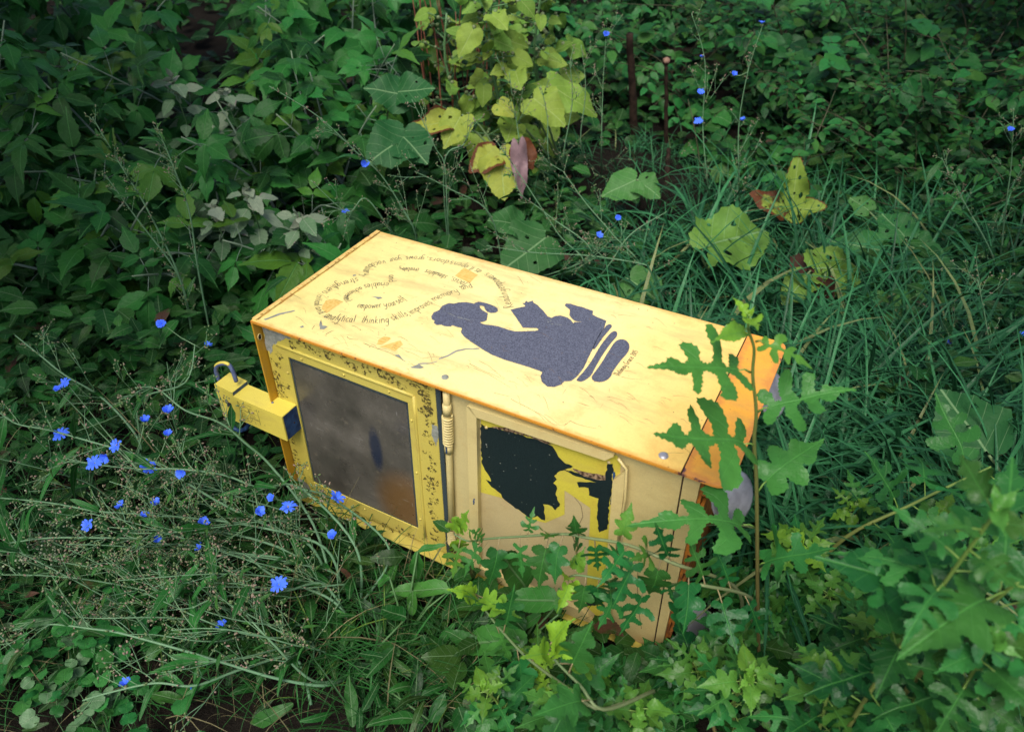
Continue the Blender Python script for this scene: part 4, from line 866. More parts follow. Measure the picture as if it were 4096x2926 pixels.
big_burdock('wavy grey-green burdock leaves right of the withered one', at(1990, 740)[:2], [lf((1985, 690), (1905, 645), 2.05, 2.12, (.75, .1, 0), .95, 0, 'bur', 3), lf((1980, 695), (2060, 630), 2.05, 2.1, (.85, .1, 0), .9, 0, 'bur', 1), lf((1985, 700), (1985, 735), 2.03, 1.98, (.6, .1, 0), 1.2, 0, 'bur', 4)])
big_burdock('cluster of broad veined burdock leaves under the small-leaved bushes', at(1990, 640)[:2], [lf((1960, 560), (1860, 520), 2.4, 2.45, (.85, 0, 0), 1.05, 0, 'bur', 3), lf((2010, 530), (1960, 465), 2.42, 2.55, (.7, 0, 0), 1.1, 0, 'holey', 0), lf((2020, 535), (2085, 560), 2.42, 2.35, (.6, 0, 0), 1.2, 0, 'bur', 0), lf((2040, 560), (2105, 640), 2.35, 2.22, (.5, 0, 0), 1.1, 0, 'bur', 4), lf((1930, 470), (1890, 435), 2.6, 2.65, (.7, .1, 0), 1.15, 0, 'holey', 0)])
big_burdock('broad green burdock leaf hanging behind the back edge of the box', at(1150, 640)[:2], [lf((1215, 525), (1120, 590), 2.45, 2.32, (.35, .05, 0), 1.3, 0, 'bur', 0), lf((1160, 500), (1095, 480), 2.5, 2.45, (.4, .05, 0), 1.2, 0, 'bur', 1)])
big_burdock('low burdock leaf peeping over the box edge beneath the chicory stems', at(1440, 720)[:2], [lf((1395, 620), (1470, 665), 2.2, 2.12, (.6, .1, 0), 1.3, 0, 'bur', 4), lf((1400, 625), (1400, 680), 2.2, 2.1, (.4, .05, 0), 1.0, 0, 'bur', 1)])
big_burdock('pale green burdock leaf on the bare soil patch', at(1380, 450)[:2], [lf((1415, 400), (1340, 420), 2.9, 2.85, (.9, .1, 0), 1.15, 0, 'bur', 3), lf((1415, 400), (1465, 430), 2.9, 2.82, (.8, .1, 0), 1.2, 0, 'bur', 1)])
big_burdock('two dark slaty burdock leaves left of the yellow-green burdock', at(880, 400)[:2], [lf((905, 215), (820, 180), 3.05, 3.0, (.2, 0, 0), 1.2, 0, 'bur', 3), lf((880, 205), (960, 190), 3.05, 3.0, (.25, 0, 0), 1.0, 0, 'bur', 0), lf((905, 300), (820, 345), 2.85, 2.7, (.25, 0, 0), 1.3, 0, 'bur', 1), lf((890, 300), (945, 350), 2.85, 2.72, (.2, 0, 0), 1.3, 0, 'bur', 4)])
big_burdock('withered burdock with yellow and rust-brown hanging leaves above the box', at(1140, 470)[:2], [lf((1110, 330), (1120, 440), 2.95, 2.8, (.5, .9, .15, 'burdock_yellow'), 1.05, .3, 'bur', 0), lf((1105, 335), (1045, 370), 2.95, 2.85, (.5, 1, .45, 'burdock_yellow'), 1.1, .4, 'bur', 1), lf((1150, 320), (1185, 365), 2.95, 2.88, (.4, .9, .95, 'burdock_yellow'), 1.2, .1, 'bur', 3), lf((1150, 315), (1160, 435), 2.9, 2.78, (.4, .4, 1.1, 'pale'), .38, .0, 'bur', 3),
             lf((1025, 255), (985, 320), 3.05, 2.92, (.7, .7, .05, 'burdock_yellow'), 1.0, .3, 'bur', 4), lf((1010, 265), (910, 280), 3.05, 2.95, (.5, 1, .35, 'burdock_yellow'), .7, .5, 'bur', 0)])
big_burdock('pair of wide lime-green burdock leaves right of the yellowing stalks', at(1260, 400)[:2], [lf((1180, 215), (1255, 265), 3.1, 3.0, (.8, .5, 0), 1.1, .05, 'bur', 1), lf((1215, 190), (1335, 235), 3.15, 3.1, (.9, .25, 0), .75, .05, 'bur', 3), lf((1105, 230), (1140, 255), 3.1, 3.05, (.6, .9, .1), 1.3, .1, 'bur', 4)], 'burdock_yellow')

# ------------------------------------------------------------------ dead stalks and sticks
def stalk(b, t, r0, r1, label, knob=0):
    root = thing('dead_stalk', label, 'dead stalk', b); g = G(b); k = 14; P = np.array([b * (1 - u) + t * u + R.normal(0, r0 * .10, 3) * (0 < u < 1) for u in np.linspace(0, 1, k)]); g.tube(P, r0, r1, 9)
    if knob: g.ball(t + Z * knob * .3, knob, stretch=1.1)
    g.build('stem', M['dead'], root)
    if knob:
        g = G(b); g.ball(t + Z * knob * .6, knob * 1.15, stretch=.8); g.build('seed_head', M['twig'], root)
stalk(at(1410, 330), up(1398, 75, at(1410, 330)[1] - .05), .022, .016, 'thick dark brown dead stalk left of the knobbed one, upper right of centre')
stalk(at(1478, 345), up(1479, 140, at(1478, 345)[1] - .03), .012, .008, 'slender dead stalk topped with a round brown knob', .018)
stalk(at(1480, 420), up(1484, 330, at(1480, 420)[1] + .15), .015, .010, 'short leaning dead stalk beside the bare soil')
for a, b, lab in (((1420, 440), (1550, 350), 'long grey stick lying across the bare soil patch'), ((1465, 432), (1572, 385), 'thin grey stick beside the longer one on the soil'), ((1390, 375), (1450, 398), 'short reddish stick on the soil patch')):
    p, q = at(*a, .03), at(*b, .07); g = G(p); g.tube(curve(p, q - p, np.linalg.norm(q - p), [0, 0, 0], 6, .04), .008, .005, 7); tag(g.build('stick', M['twig']), lab, 'stick')
root = thing('reddish_stalk_clump', 'clump of thin reddish-brown dead stalks behind the yellowing burdock', 'dead stalks', at(1000, 330)); g = G(at(1000, 330))
for k in range(16):
    p = at(960 + k * 9 + R.normal(0, 8), 320 + R.normal(0, 15)); g.tube(curve(p, [R.normal(0, .1), R.normal(0, .1), 1], R.uniform(.6, 1.1), [0, 0, 0], 7, .06), .005, .002, 5)
g.build('stems', plain_mat('reddish_stalk', (.12, .04, .025), (.24, .09, .05), 20), root)

# ------------------------------------------------------------------ small-leaved bushes, upper right
def bush(base, height, spread, nst, label, size=.042, key='ova', m='bush', lo=.1, hi=.8, dens=1.0, lean=(0, -.35, 0), cat='bush', name='small_leaved_bush', group='small-leaved bushes massed at the upper right'):
    base = np.array([base[0], base[1], gz(base[0], base[1])]); root = thing(name, label, cat, base, group=group); gs, gl = G(base), G(base)
    for s in range(nst):
        a = R.uniform(0, 6.28); d0 = unit([math.cos(a) * spread + lean[0], math.sin(a) * spread + lean[1], 1.0]); L = height * R.uniform(.6, 1.2)
        S = curve(base + [R.normal(0, .12), R.normal(0, .12), 0], d0, L, [math.cos(a) * .5, math.sin(a) * .5 - .2, -.7], 9, .1); gs.tube(S, .005, .0015, 4, (0, 0, 0))
        nb = int(L / .075 * dens)
        for i in range(nb):
            P, d = along(S, .08 + .92 * i / nb); o = unit(perp(d, R.uniform(0, 6.28)) + d * .6 + Z * .1); Q = curve(P, o, R.uniform(.1, .3) * (1.1 - .6 * i / nb), [0, -.1, -.3], 6, .1); gs.tube(Q, .0015, .0008, 3, (0, .2, 0))
            ln = np.linalg.norm(Q[-1] - Q[0]); tn0 = R.uniform(lo, hi)
            for k in range(max(3, int(ln / size * 2.0))):
                t = (k + 1) / (ln / size * 2.0 + 1); e, dd = along(Q, min(t, 1)); sd = 1 if k % 2 else -1; lat = unit(np.cross(dd, Z))
                dl_ = unit(lat * sd + dd * .5 - Z * R.uniform(0, .4)); gl.leaf(pick(key), e, dl_, unit(Z * .8 + TOCAM(e) * .5 + R.normal(0, .25, 3)), size * R.uniform(.65, 1.2), (np.clip(tn0 + R.normal(0, .15), 0, 1), .25 * R.rand() ** 3, .5 * (R.rand() < .01)), 1.0)
    gs.build('stem', M['bush_twig'], root); gl.build('foliage', M[m], root); return root
BUSH = [((1.35, 3.15), .55, .55, 7, 'low small-leaved bush at the inner edge of the upper right thicket', .045), ((1.85, 3.0), .62, .55, 8, 'dense small-leaved bush over the broad burdock leaves, upper right', .042), ((2.35, 2.95), .6, .5, 7, 'small-leaved bush at the right edge beside the lone blue flower', .048),
        ((2.05, 3.7), .95, .5, 9, 'arching small-leaved bush in the dark upper right', .04), ((1.5, 3.9), .85, .45, 8, 'small-leaved bush behind the right-hand chicory flowers', .04), ((2.8, 3.6), .95, .5, 8, 'bush of rounder leaves on the upper right edge', .05),
        ((2.4, 4.5), 1.3, .45, 9, 'tall small-leaved bush at the top edge right of centre', .045), ((1.6, 4.9), 1.1, .45, 8, 'small-leaved bush behind the knobbed dead stalk', .05), ((3.3, 4.5), 1.35, .45, 9, 'tall bush in the dark top right corner', .05),
        ((.75, 5.2), .85, .5, 7, 'low bush under the top edge between the burdock and the dead stalks', .06), ((2.75, 5.6), 1.5, .4, 8, 'farthest bush at the top right', .06), ((2.6, 2.4), .45, .5, 5, 'small-leaved shoots cropped by the right edge above the big burdock leaf', .05)]
for b, h, s, n_, lab, sz in BUSH: bush(b, h * 1.15, s, int(n_ * 1.4), lab, sz * 1.25, dens=1.25)
bush((.1, 5.6), .9, .5, 7, 'broad-leaved weeds filling the top edge behind the yellow-green burdock', .09, 'cor', 'burdock', .3, 1, .9, name='broad_leaved_weed', cat='weed', group=None)
bush((1.1, 6.2), 1.0, .5, 8, 'broad-leaved weeds at the top edge above the dead stalks', .10, 'cor', 'burdock', .1, .8, .9, name='broad_leaved_weed', cat='weed', group=None)
bush((-.2, 6.8), 1.1, .5, 8, 'distant yellowish weeds at the very top of the picture', .09, 'wee', 'burdock_yellow', .1, .6, .9, name='broad_leaved_weed', cat='weed', group=None)
bush((2.2, 3.35), .8, .4, 5, 'bindweed with heart-shaped leaves hanging down in the upper right', .095, 'cor', 'bush', .3, .9, .7, name='bindweed', cat='bindweed', group=None)
bush((1.15, 3.3), .5, .5, 4, 'upright weed with round toothed leaves beside the right-hand chicory', .085, 'round', 'weed', .2, .8, .8, name='round_leaved_weed', cat='weed', group=None)
bush((2.15, 2.55), .3, .4, 3, 'trailing vine with bright heart-shaped leaves near the right edge', .075, 'cor', 'bush', .7, 1, .8, name='heart_leaved_vine', cat='vine', group=None)

for (bx_, by_), hh, sz_, ky, lab in (((1.0, 4.3), .8, .085, 'wee', 'toothed broad weed right of the knobbed dead stalk'), ((1.75, 4.2), 1.1, .09, 'cor', 'tall weed with heart-shaped leaves between the two right-hand chicory plants'), ((2.5, 3.9), 1.25, .085, 'wee', 'tall toothed weed in the dark middle of the upper right'),
    ((3.05, 4.0), 1.4, .09, 'cor', 'tall heart-leaved weed near the upper right edge'), ((1.3, 5.6), 1.15, .10, 'wee', 'toothed weed cut by the top edge, right of the dead stalks'), ((2.1, 5.4), 1.4, .10, 'cor', 'heart-leaved weed cut by the top edge at upper right'), ((.45, 4.6), .7, .08, 'wee', 'toothed weed behind the thick dead stalk')):
    bush((bx_, by_), hh, .4, 7, lab, sz_, ky, 'bush', .1, 1, .8, name='tall_weed', cat='weed', group=None)

# far, uncountable leaf mass that closes the view beyond the thicket
g = G()
for i in range(9000):
    x, y = R.uniform(-9, 9), R.uniform(6.0, 9.5); P = np.array([x, y, abs(R.normal(0, .9)) + .05]); g.leaf(pick('ova'), P, unit(R.normal(0, 1, 3) - Z * .4), unit(Z + R.normal(0, .5, 3)), R.uniform(.08, .17), (R.uniform(0, .8), .2 * R.rand() ** 3, 0), 1.2)
tag(g.build('far_thicket', M['bush']), 'dark mass of leaves beyond the bushes at the top', 'thicket', kind='stuff')

# ------------------------------------------------------------------ grass and low weeds (uncountable)
def shade_free(x, y): return not in_box(x, y, .02)
g = G()
def tuft(x, y, nb, L, m=.5, lo=.1, hi=.9, wmul=1.0):
    a0 = R.uniform(0, 6.28)
    for k in range(nb):
        a = a0 + R.normal(0, 1.3); p = np.array([x + R.normal(0, .025), y + R.normal(0, .025), 0]); p[2] = gz(p[0], p[1]); d = unit([math.cos(a) * R.uniform(.15, .7), math.sin(a) * R.uniform(.15, .7), 1]); h = np.array([math.cos(a), math.sin(a), 0])
        nrm = unit(-h + Z * .3 + R.normal(0, .15, 3)); nrm = -nrm if False else unit(Z * .4 - h)
        g.leaf(pick('blade'), p, d, nrm, L * R.uniform(.55, 1.25), (R.uniform(lo, hi), (.9 if wmul < .6 else .6) * (R.rand() < .035), 0), wmul * R.uniform(.7, 1.2))
for i in range(520):
    vx, vy = R.uniform(1380, 2273), R.uniform(470, 1280); P = at(vx, vy)
    if (vx - 1380) / 500 + (vy - 430) / 330 < .55 or in_box(P[0], P[1], .01): continue
    tuft(P[0], P[1], 9, R.uniform(.30, .55), wmul=.95)
for i in range(200):
    P = at(R.uniform(1180, 1850), R.uniform(330, 640))
    if not in_box(P[0], P[1], .01): tuft(P[0], P[1], 7, R.uniform(.12, .26), wmul=.8)
tag(g.build('long_grass', M['grass']), 'long blue-green grass behind and right of the box', 'grass', kind='stuff')
g = G()
for i in range(900):
    P = at(R.uniform(-60, 1250), R.uniform(700, 1640))
    if in_box(P[0], P[1], .03): continue
    if P[1] < .86 and P[0] < -.35 and R.rand() < .75: continue
    tuft(P[0], P[1], 6, R.uniform(.10, .24), wmul=.5, lo=.1, hi=1)
tag(g.build('short_grass', M['weed']), 'fine dark grass among the chicory stems at left', 'grass', kind='stuff')
g = G()
for i in range(150):
    P = at(R.uniform(-60, 1300), R.uniform(900, 1640))
    if in_box(P[0], P[1], .03): continue
    tuft(P[0], P[1], 3, R.uniform(.12, .28), wmul=.30, lo=0, hi=1)
tag(g.build('dry_grass', M['straw']), 'thin dry straw mixed through the tangle at lower left', 'dry grass', kind='stuff')
g = G()
def low(n_, x0, x1, y0, y1, key, s0, s1, lo, hi, h=.12, soil=False):
    for i in range(n_):
        P = at(R.uniform(x0, x1), R.uniform(y0, y1))
        if in_box(P[0], P[1], .02) or ((P[0] - .62) / .35) ** 2 + ((P[1] - 3.3) / .4) ** 2 < 1: continue
        if soil and P[1] < .84 and P[0] < -.30 and R.rand() < .8: continue
        P[2] = gz(P[0], P[1]) + abs(R.normal(0, h)) * .6; a = R.uniform(0, 6.28)
        g.leaf(pick(key), P, unit([math.cos(a), math.sin(a), R.uniform(-.1, .6)]), unit(Z + TOCAM(P) * .3 + R.normal(0, .35, 3)), R.uniform(s0, s1), (R.uniform(lo, hi), .15 * R.rand() ** 2, .6 * (R.rand() < .02)), R.uniform(.8, 1.2))
low(1700, -60, 1250, 680, 1640, 'lan', .04, .10, .0, .6, .08, True)
low(800, -60, 1150, 640, 1300, 'wee', .03, .07, .0, .6, .08, True)
low(700, -60, 750, 620, 900, 'eld', .05, .10, .1, .8, .16)
low(900, 1150, 2300, 330, 700, 'wee', .03, .08, .0, .6, .08)
low(1500, 1900, 2300, 500, 1000, 'ova', .04, .08, .0, .5, .16)
low(1500, 1000, 2300, 1150, 1640, 'wee', .04, .09, .0, .5, .10)
low(700, 850, 1400, 400, 640, 'wee', .04, .09, .0, .6, .1)
low(1500, 850, 1750, 60, 420, 'wee', .05, .11, .0, .6, .12)
low(1200, 0, 2273, -250, 120, 'wee', .08, .16, .0, .6, .2)
low(900, 1600, 2300, 60, 500, 'ova', .05, .10, .0, .5, .2)
low(900, -50, 1000, 150, 700, 'eld', .07, .13, .0, .5, .18)
tag(g.build('ground_weeds', M['weed']), 'tangle of small dark weed leaves covering the soil', 'weeds', kind='stuff')

# ------------------------------------------------------------------ added trees, unseen above the frame, crowns put there to darken its edges
def added_shade_tree(label, base, crown, rad, n_):
    b = np.array([base[0], base[1], gz(base[0], base[1])]); c = np.asarray(crown, float); root = thing('added_shade_tree', label, 'added tree', b); g, gl = G(b), G(b)
    T_ = spline([b, b * .6 + c * .4 + np.array([0, 0, .3]), c - Z * rad * .4, c], 5); g.tube(T_, .09, .02, 8, (0, 0, 0))
    for k in range(26):
        p, d = along(T_, R.uniform(.5, 1)); S = curve(p, unit(R.normal(0, 1, 3) + Z * .2), rad * R.uniform(.6, 1.1), [0, 0, -.2], 6, .1); g.tube(S, .02, .005, 5)
    for k in range(n_):
        v = R.normal(0, 1, 3); v = v / np.linalg.norm(v) * rad * R.rand() ** .45 * np.array([1, 1, .55]); e = c + v
        gl.leaf(pick('eld'), e, unit(R.normal(0, 1, 3) - Z * .4), unit(Z + R.normal(0, .5, 3)), R.uniform(.14, .24), (R.uniform(.1, .9), .1 * R.rand(), 0))
    g.build('trunk', M['twig'], root); gl.build('crown', M['elder'], root)
added_shade_tree('added unseen tree, its crown placed to darken the upper left thicket', (-4.6, 3.2), (-3.1, 2.7, 3.0), 1.5, 2200)
added_shade_tree('added unseen tree, its crown placed to darken the upper right bushes', (4.7, 3.4), (3.0, 3.0, 3.0), 1.5, 2200)
added_shade_tree('added unseen tree at left, placed to darken the blue flowers', (-3.4, .4), (-2.3, .6, 2.9), 1.1, 1500)
added_shade_tree('added unseen tree at right, placed to darken the saplings', (3.0, .3), (1.75, .25, 2.8), 1.0, 1500)
# ------------------------------------------------------------------ white mulberry saplings
def mul_leaf(gs, root, origin, P, out, n, size, tint, key='mul', sep=True, gl=None, pet=.35, wide=1.0):
    out = unit(out); Q = curve(P, out, size * pet, [0, 0, -.2], 5, .03); gs.tube(Q, .0016, .0011, 4, (0, .9, 0)); d = unit(Q[-1] - Q[-2])
    if sep:
        l = G(origin); l.leaf(pick(key), Q[-1], d, n, size, tint, wide); l.build('leaf', M['mulberry'], root)
    else: gl.leaf(pick(key), Q[-1], d, n, size, tint, wide)
# the single tall shoot in front of the box
b0 = np.array([*at(1688, 1500)[:2], 0.0]); b0[2] = gz(b0[0], b0[1]); YD = b0[1]
def sv(x, y, dy=0.0): return up(1276 + .3247 * x, 638 + .3247 * y, YD + dy)
root = thing('mulberry_sapling', 'single tall mulberry shoot standing in front of the box base, over the orange panel', 'sapling', b0)
gs = G(b0); path = [b0] + [sv(*p) for p in ((1250, 2150), (1245, 1624), (1240, 1300), (1226, 1050), (1240, 850), (1215, 600), (1225, 420), (1187, 290), (1190, 200))]
gs.tube(spline(path, 4), .0040, .0018, 7, (0, 0, 0), (0, .8, 0))
def tall(bx, by, tx, ty, dyb, dyt, age, j, key='mul', stem=None, up_=.55, wide=1.0, br=.95):
    b, t = sv(bx, by, dyb), sv(tx, ty, dyt); s0 = sv(*(stem or (bx, by))); l = G(b0); q = b * .85 + t * .15 if stem is None else b
    gs.tube([s0, (s0 + q) / 2 + Z * .004, q], .0018, .0012, 4, (0, 1, 0)); l.leaf(T[key][j], q, t - q, TOCAM(b) * up_ + Z * .6 + np.array([.0, 0, 0]), np.linalg.norm(t - q) / 1.08, (br, age, 0), wide); l.build('leaf', M['mulberry'], root)
tall(1200, 580, 595, 483, 0, -.05, .2, 0, br=.8, wide=1.0); tall(1240, 1085, 580, 970, 0, -.06, .18, 2, br=.8, wide=1.05); tall(1250, 850, 1860, 640, 0, -.02, .15, 1, br=.8, wide=1.05)
tall(1310, 1320, 1690, 990, .01, .05, .15, 6, stem=(1255, 1390), br=.8, wide=1.0); tall(1235, 370, 1625, 470, 0, -.04, .35, 3, br=.8, wide=.8); tall(1232, 1640, 650, 1485, 0, -.05, .15, 3, br=.8, wide=.8)
tall(1188, 290, 970, 330, 0, -.04, .6, 0, 'muly', br=.8, wide=.8); tall(1190, 210, 1100, 55, 0, .02, .9, 1, 'muly', br=.9, wide=.7); tall(1190, 210, 1252, 275, 0, -.05, .9, 2, 'muly', br=.9, wide=.8); tall(1190, 200, 1225, 130, 0, .0, 1, 0, 'muly', br=1, wide=.7)
tall(1250, 1900, 1700, 1750, 0, -.05, .05, 4, br=.8, wide=1.0)
gs.build('stem', M['stem_brown'], root)
def sapling(label, top, Yt, n_=11, size=.11, age=.25, lean=(0, 0), base=None, lo=.0, hi=.85, t0=.35, key='mul'):
    t = up(top[0], top[1], Yt); b = np.array([t[0] + lean[0], t[1] + lean[1], 0]) if base is None else np.array([base[0], base[1], 0]); b[2] = gz(b[0], b[1])
    root = thing('mulberry_sapling', label, 'sapling', b, group='mulberry saplings crowding the lower right'); gs = G(b)
    mid = b * .45 + t * .55 + np.array([R.normal(0, .02), R.normal(0, .02), .03]); S = spline([b, mid, t], 8); gs.tube(S, .0045, .0018, 6, (0, 0, 0), (0, .9, 0))
    for i in range(n_):
        u = t0 + (1 - t0) * (i + .5) / n_; P, d = along(S, u); o = unit(perp(d, i * 2.39996 + R.normal(0, .25)) + Z * .25 + d * .15); a = max(0, (u - .72) / .28) * age * 2.2 + .1 * R.rand()
        sz = size * R.uniform(.8, 1.2) * (1.0 if u < .75 else 1.0 - 1.5 * (u - .75)); mul_leaf(gs, root, b, P, o, unit(Z * .75 + TOCAM(P) * .5 + R.normal(0, .22, 3)), sz, (R.uniform(lo, hi), min(a, 1), 0), key if u < .85 else ('mul' if R.rand() < .4 else 'muly'))
    for k in range(4):
        P = S[-1]; o = unit(R.normal(0, .7, 3) + Z * .8); l = G(b); l.leaf(pick('muly'), P, o, unit(TOCAM(P) + R.normal(0, .4, 3)), size * R.uniform(.28, .5), (.9, min(1, age * 2 + .2), 0), .8); l.build('leaf', M['mulberry'], root)
    gs.build('stem', M['stem_brown'], root); return root
SAP = [('yellow-tipped mulberry sapling right of the tall single shoot', (1775, 1185), 1.0, 13, .125, .5), ('small mulberry sapling with bright tip beside the long grass', (1895, 1105), 1.12, 8, .10, .35), ('mulberry sapling below the yellow-tipped one', (1840, 1290), .9, 12, .12, .15),
       ('mulberry sapling hiding the bottom right corner of the box', (1610, 1265), 1.02, 13, .10, .15), ('dark mulberry sapling at the foot of the box', (1450, 1450), .88, 11, .095, .1), ('mulberry sapling with a pale narrow tip under the display panel', (1330, 1490), .80, 11, .095, .3),
       ('mulberry sapling with lime young leaves below the hanging branch', (1190, 1465), .78, 11, .10, .6), ('low mulberry sapling at the bottom edge left of the others', (1075, 1530), .70, 10, .10, .3), ('mulberry sapling with broad leaves at the bottom edge below the sticks', (1240, 1545), .66, 10, .10, .2),
       ('mulberry sapling rising from the bottom edge under the tall shoot', (1560, 1470), .74, 12, .115, .2), ('broad-leaved mulberry sapling at the bottom edge beside the red scrap', (1665, 1500), .66, 11, .12, .25), ('mulberry sapling between the red scrap and the tall shoot', (1700, 1330), .92, 11, .115, .1),
       ('mulberry sapling at the right, behind the slanting brown stem', (2010, 1240), .95, 12, .12, .3), ('mulberry sapling with dark leaves in the lower right corner', (2060, 1510), .55, 12, .13, .05), ('mulberry sapling near the bottom edge, right of the red scrap', (1850, 1480), .60, 12, .125, .25),
       ('mulberry sapling at the right edge below the big burdock leaf', (2190, 1200), .75, 11, .12, .1), ('blurred close mulberry sapling on the right edge', (2215, 1130), .52, 10, .13, .05), ('mulberry sapling in the gap left of the lower right corner', (1960, 1370), .72, 12, .115, .15),
       ('mulberry sapling close to the camera at the bottom right', (2200, 1420), .48, 10, .13, .05), ('mulberry sapling behind the lower right ones, in their shade', (1900, 1390), .88, 11, .11, .1), ('leafy mulberry sapling at the bottom edge centre', (1420, 1570), .64, 11, .105, .2), ('mulberry sapling in the shade between the box foot and the bottom edge', (1480, 1480), .80, 11, .105, .1),
       ('mulberry sapling half hidden by the tall shoot', (1640, 1400), .85, 10, .11, .1), ('mulberry sapling at the edge of the long grass on the right', (2090, 1120), 1.05, 9, .10, .3)]
for lab, tp, Yt, n_, sz, age in SAP: sapling(lab, (tp[0], tp[1] + (25 if Yt > .7 else 0)), Yt, int(n_ * 2.2), sz * (.52 if Yt > .78 else .54 if Yt > .6 else .52), age * .7, (R.normal(.03, .03), R.normal(.02, .03)))
# branches that reach across the front of the box
def branch(label, pts, offs, leaves, age=.1, size=.048, r=.0028, gb=(1640, 1430)):
    P = []
    for (px, py), o in zip(pts, offs):
        u, zz = FM(1500 + .632 * px, 1900 + .632 * py, -o); P.append(to_world(np.array([u, -o, zz])))
    b = np.array([*at(*gb)[:2], 0]); b[2] = gz(b[0], b[1]); root = thing('mulberry_branch', label, 'branch', b); gs = G(b)
    S = spline([b, b * .45 + P[0] * .55 + np.array([.05, 0, .05])] + P, 6); gs.tube(S, r * 1.4, r * .6, 6, (0, .5, 0), (0, .1, 0))
    for t, drop, sz, a in leaves:
        p, d = along(S, t); o = unit(perp(d, R.uniform(0, 6.28)) * .4 + TOCAM(p) * .35 + Z * drop); n = unit(TOCAM(p) * .8 + Z * .5 + R.normal(0, .25, 3)); mul_leaf(gs, root, b, p, o, n, size * sz, (R.uniform(.2, .9), a, 0), 'mul' if a < .5 else 'muly')
    gs.build('stem', M['stem_green'], root)
branch('long thin mulberry branch reaching left across the tan panel with hanging leaves', [(1900, 560), (1600, 440), (1340, 395), (1200, 372), (950, 385), (720, 400), (590, 415), (500, 370)], [.10, .10, .10, .10, .10, .10, .09, .09],
       [(.20, -.5, 1.58, 0), (.23, .8, 1.47, 0), (.25, -.9, 1.58, .1), (.28, .7, 1.26, .3), (.30, -.8, 1.68, .0), (.33, -.3, 1.47, 0), (.35, .9, 1.1, .4), (.36, -.9, 1.37, .05), (.42, -.8, 1.26, .0), (.48, .3, 1.05, .1), (.52, -1, 1.5, .0), (.56, -.6, 1.3, .05), (.60, .7, .9, .2), (.60, -1, 1.6, .1), (.66, .9, .8, .1), (.68, -1.0, 1.3, .1), (.74, -.9, 1.5, .05), (.80, -.7, 1.2, .1), (.80, .6, .8, .2), (.88, .8, .8, .4), (.94, -.9, 1.3, .3), (.97, .3, 1.1, .7), (.99, -.3, 1.2, .9), (1., .9, .9, .8)])
branch('second thin mulberry branch low across the panel ending in a yellow-green tip', [(2100, 700), (1890, 692), (1540, 672), (1300, 632), (1230, 640)], [.08, .09, .10, .11, .11],
       [(.22, -.8, 1.4, 0), (.26, .6, 1.5, 0), (.30, -.5, 1.6, 0), (.34, .8, 1.4, .1), (.38, -.9, 1.5, 0), (.45, -1, 1.3, .0), (.52, .6, 1.1, .0), (.58, -1, 1.6, .0), (.64, -.8, 1.5, .05), (.70, .5, 1.3, .0), (.74, -1, 1.5, .0), (.80, -.8, 1.2, .1), (.90, .4, .9, .5), (.97, -.8, .9, 1.), (1., -.3, 1.0, 1.), (1., .5, .7, 1.)])
branch('slanting mulberry shoot with lime tip in front of the lower lip of the box', [(1440, 1480), (1200, 1330), (960, 1150), (800, 980), (690, 840), (650, 760)], [.30, .28, .24, .20, .17, .16],
       [(.4, .3, 1.5, .05), (.48, -.6, 1.6, .0), (.55, .8, 1.7, .0), (.62, -.4, 1.6, .0), (.70, .9, 1.8, .05), (.76, -.3, 1.5, .2), (.84, .8, 1.7, .1), (.90, -.3, 1.4, .6), (.96, .5, 1.1, .9), (1., .7, 1.0, 1.), (1., -.2, 1.2, .8)], .3, .05, .0028, (1400, 1520))
branch('short mulberry shoot with lime curled tip above the bottom saplings', [(1450, 1480), (1300, 1330), (1160, 1190), (1090, 1100)], [.34, .33, .31, .30],
       [(.5, .5, 1.6, .1), (.6, -.4, 1.6, .05), (.7, .6, 1.6, .1), (.8, -.3, 1.4, .5), (.9, .6, 1.2, .8), (1, .5, 1.2, 1.), (1, -.3, 1.0, 1.)], .3, .05, .0028, (1420, 1540))
def slant(label, p0, p1, Y0, Y1, n_, size):
    a, b = up(*p0, Y0), up(*p1, Y1); g0 = np.array([a[0] - .05, a[1], gz(a[0], a[1])]); root = thing('mulberry_branch', label, 'branch', g0); gs = G(g0); S = spline([g0, a, (a + b) / 2 + Z * .01, b], 6); gs.tube(S, .0055, .002, 6, (0, .1, 0), (0, .8, 0))
    for i in range(n_):
        p, d = along(S, .5 + .5 * i / n_); mul_leaf(gs, root, g0, p, unit(perp(d, i * 2.4) + d * .3 + Z * .2), unit(Z * .7 + TOCAM(p) * .6 + R.normal(0, .2, 3)), size * R.uniform(.8, 1.2), (R.uniform(.3, 1), .15 * R.rand(), 0))
    gs.build('stem', M['stem_brown'], root)
slant('mulberry branch slanting up to the right edge over the long grass', (1855, 1210), (2200, 1035), 1.0, 1.0, 9, .105)
slant('thick brown mulberry stem slanting across the lower right corner', (2090, 1435), (2260, 1290), .56, .52, 8, .13)

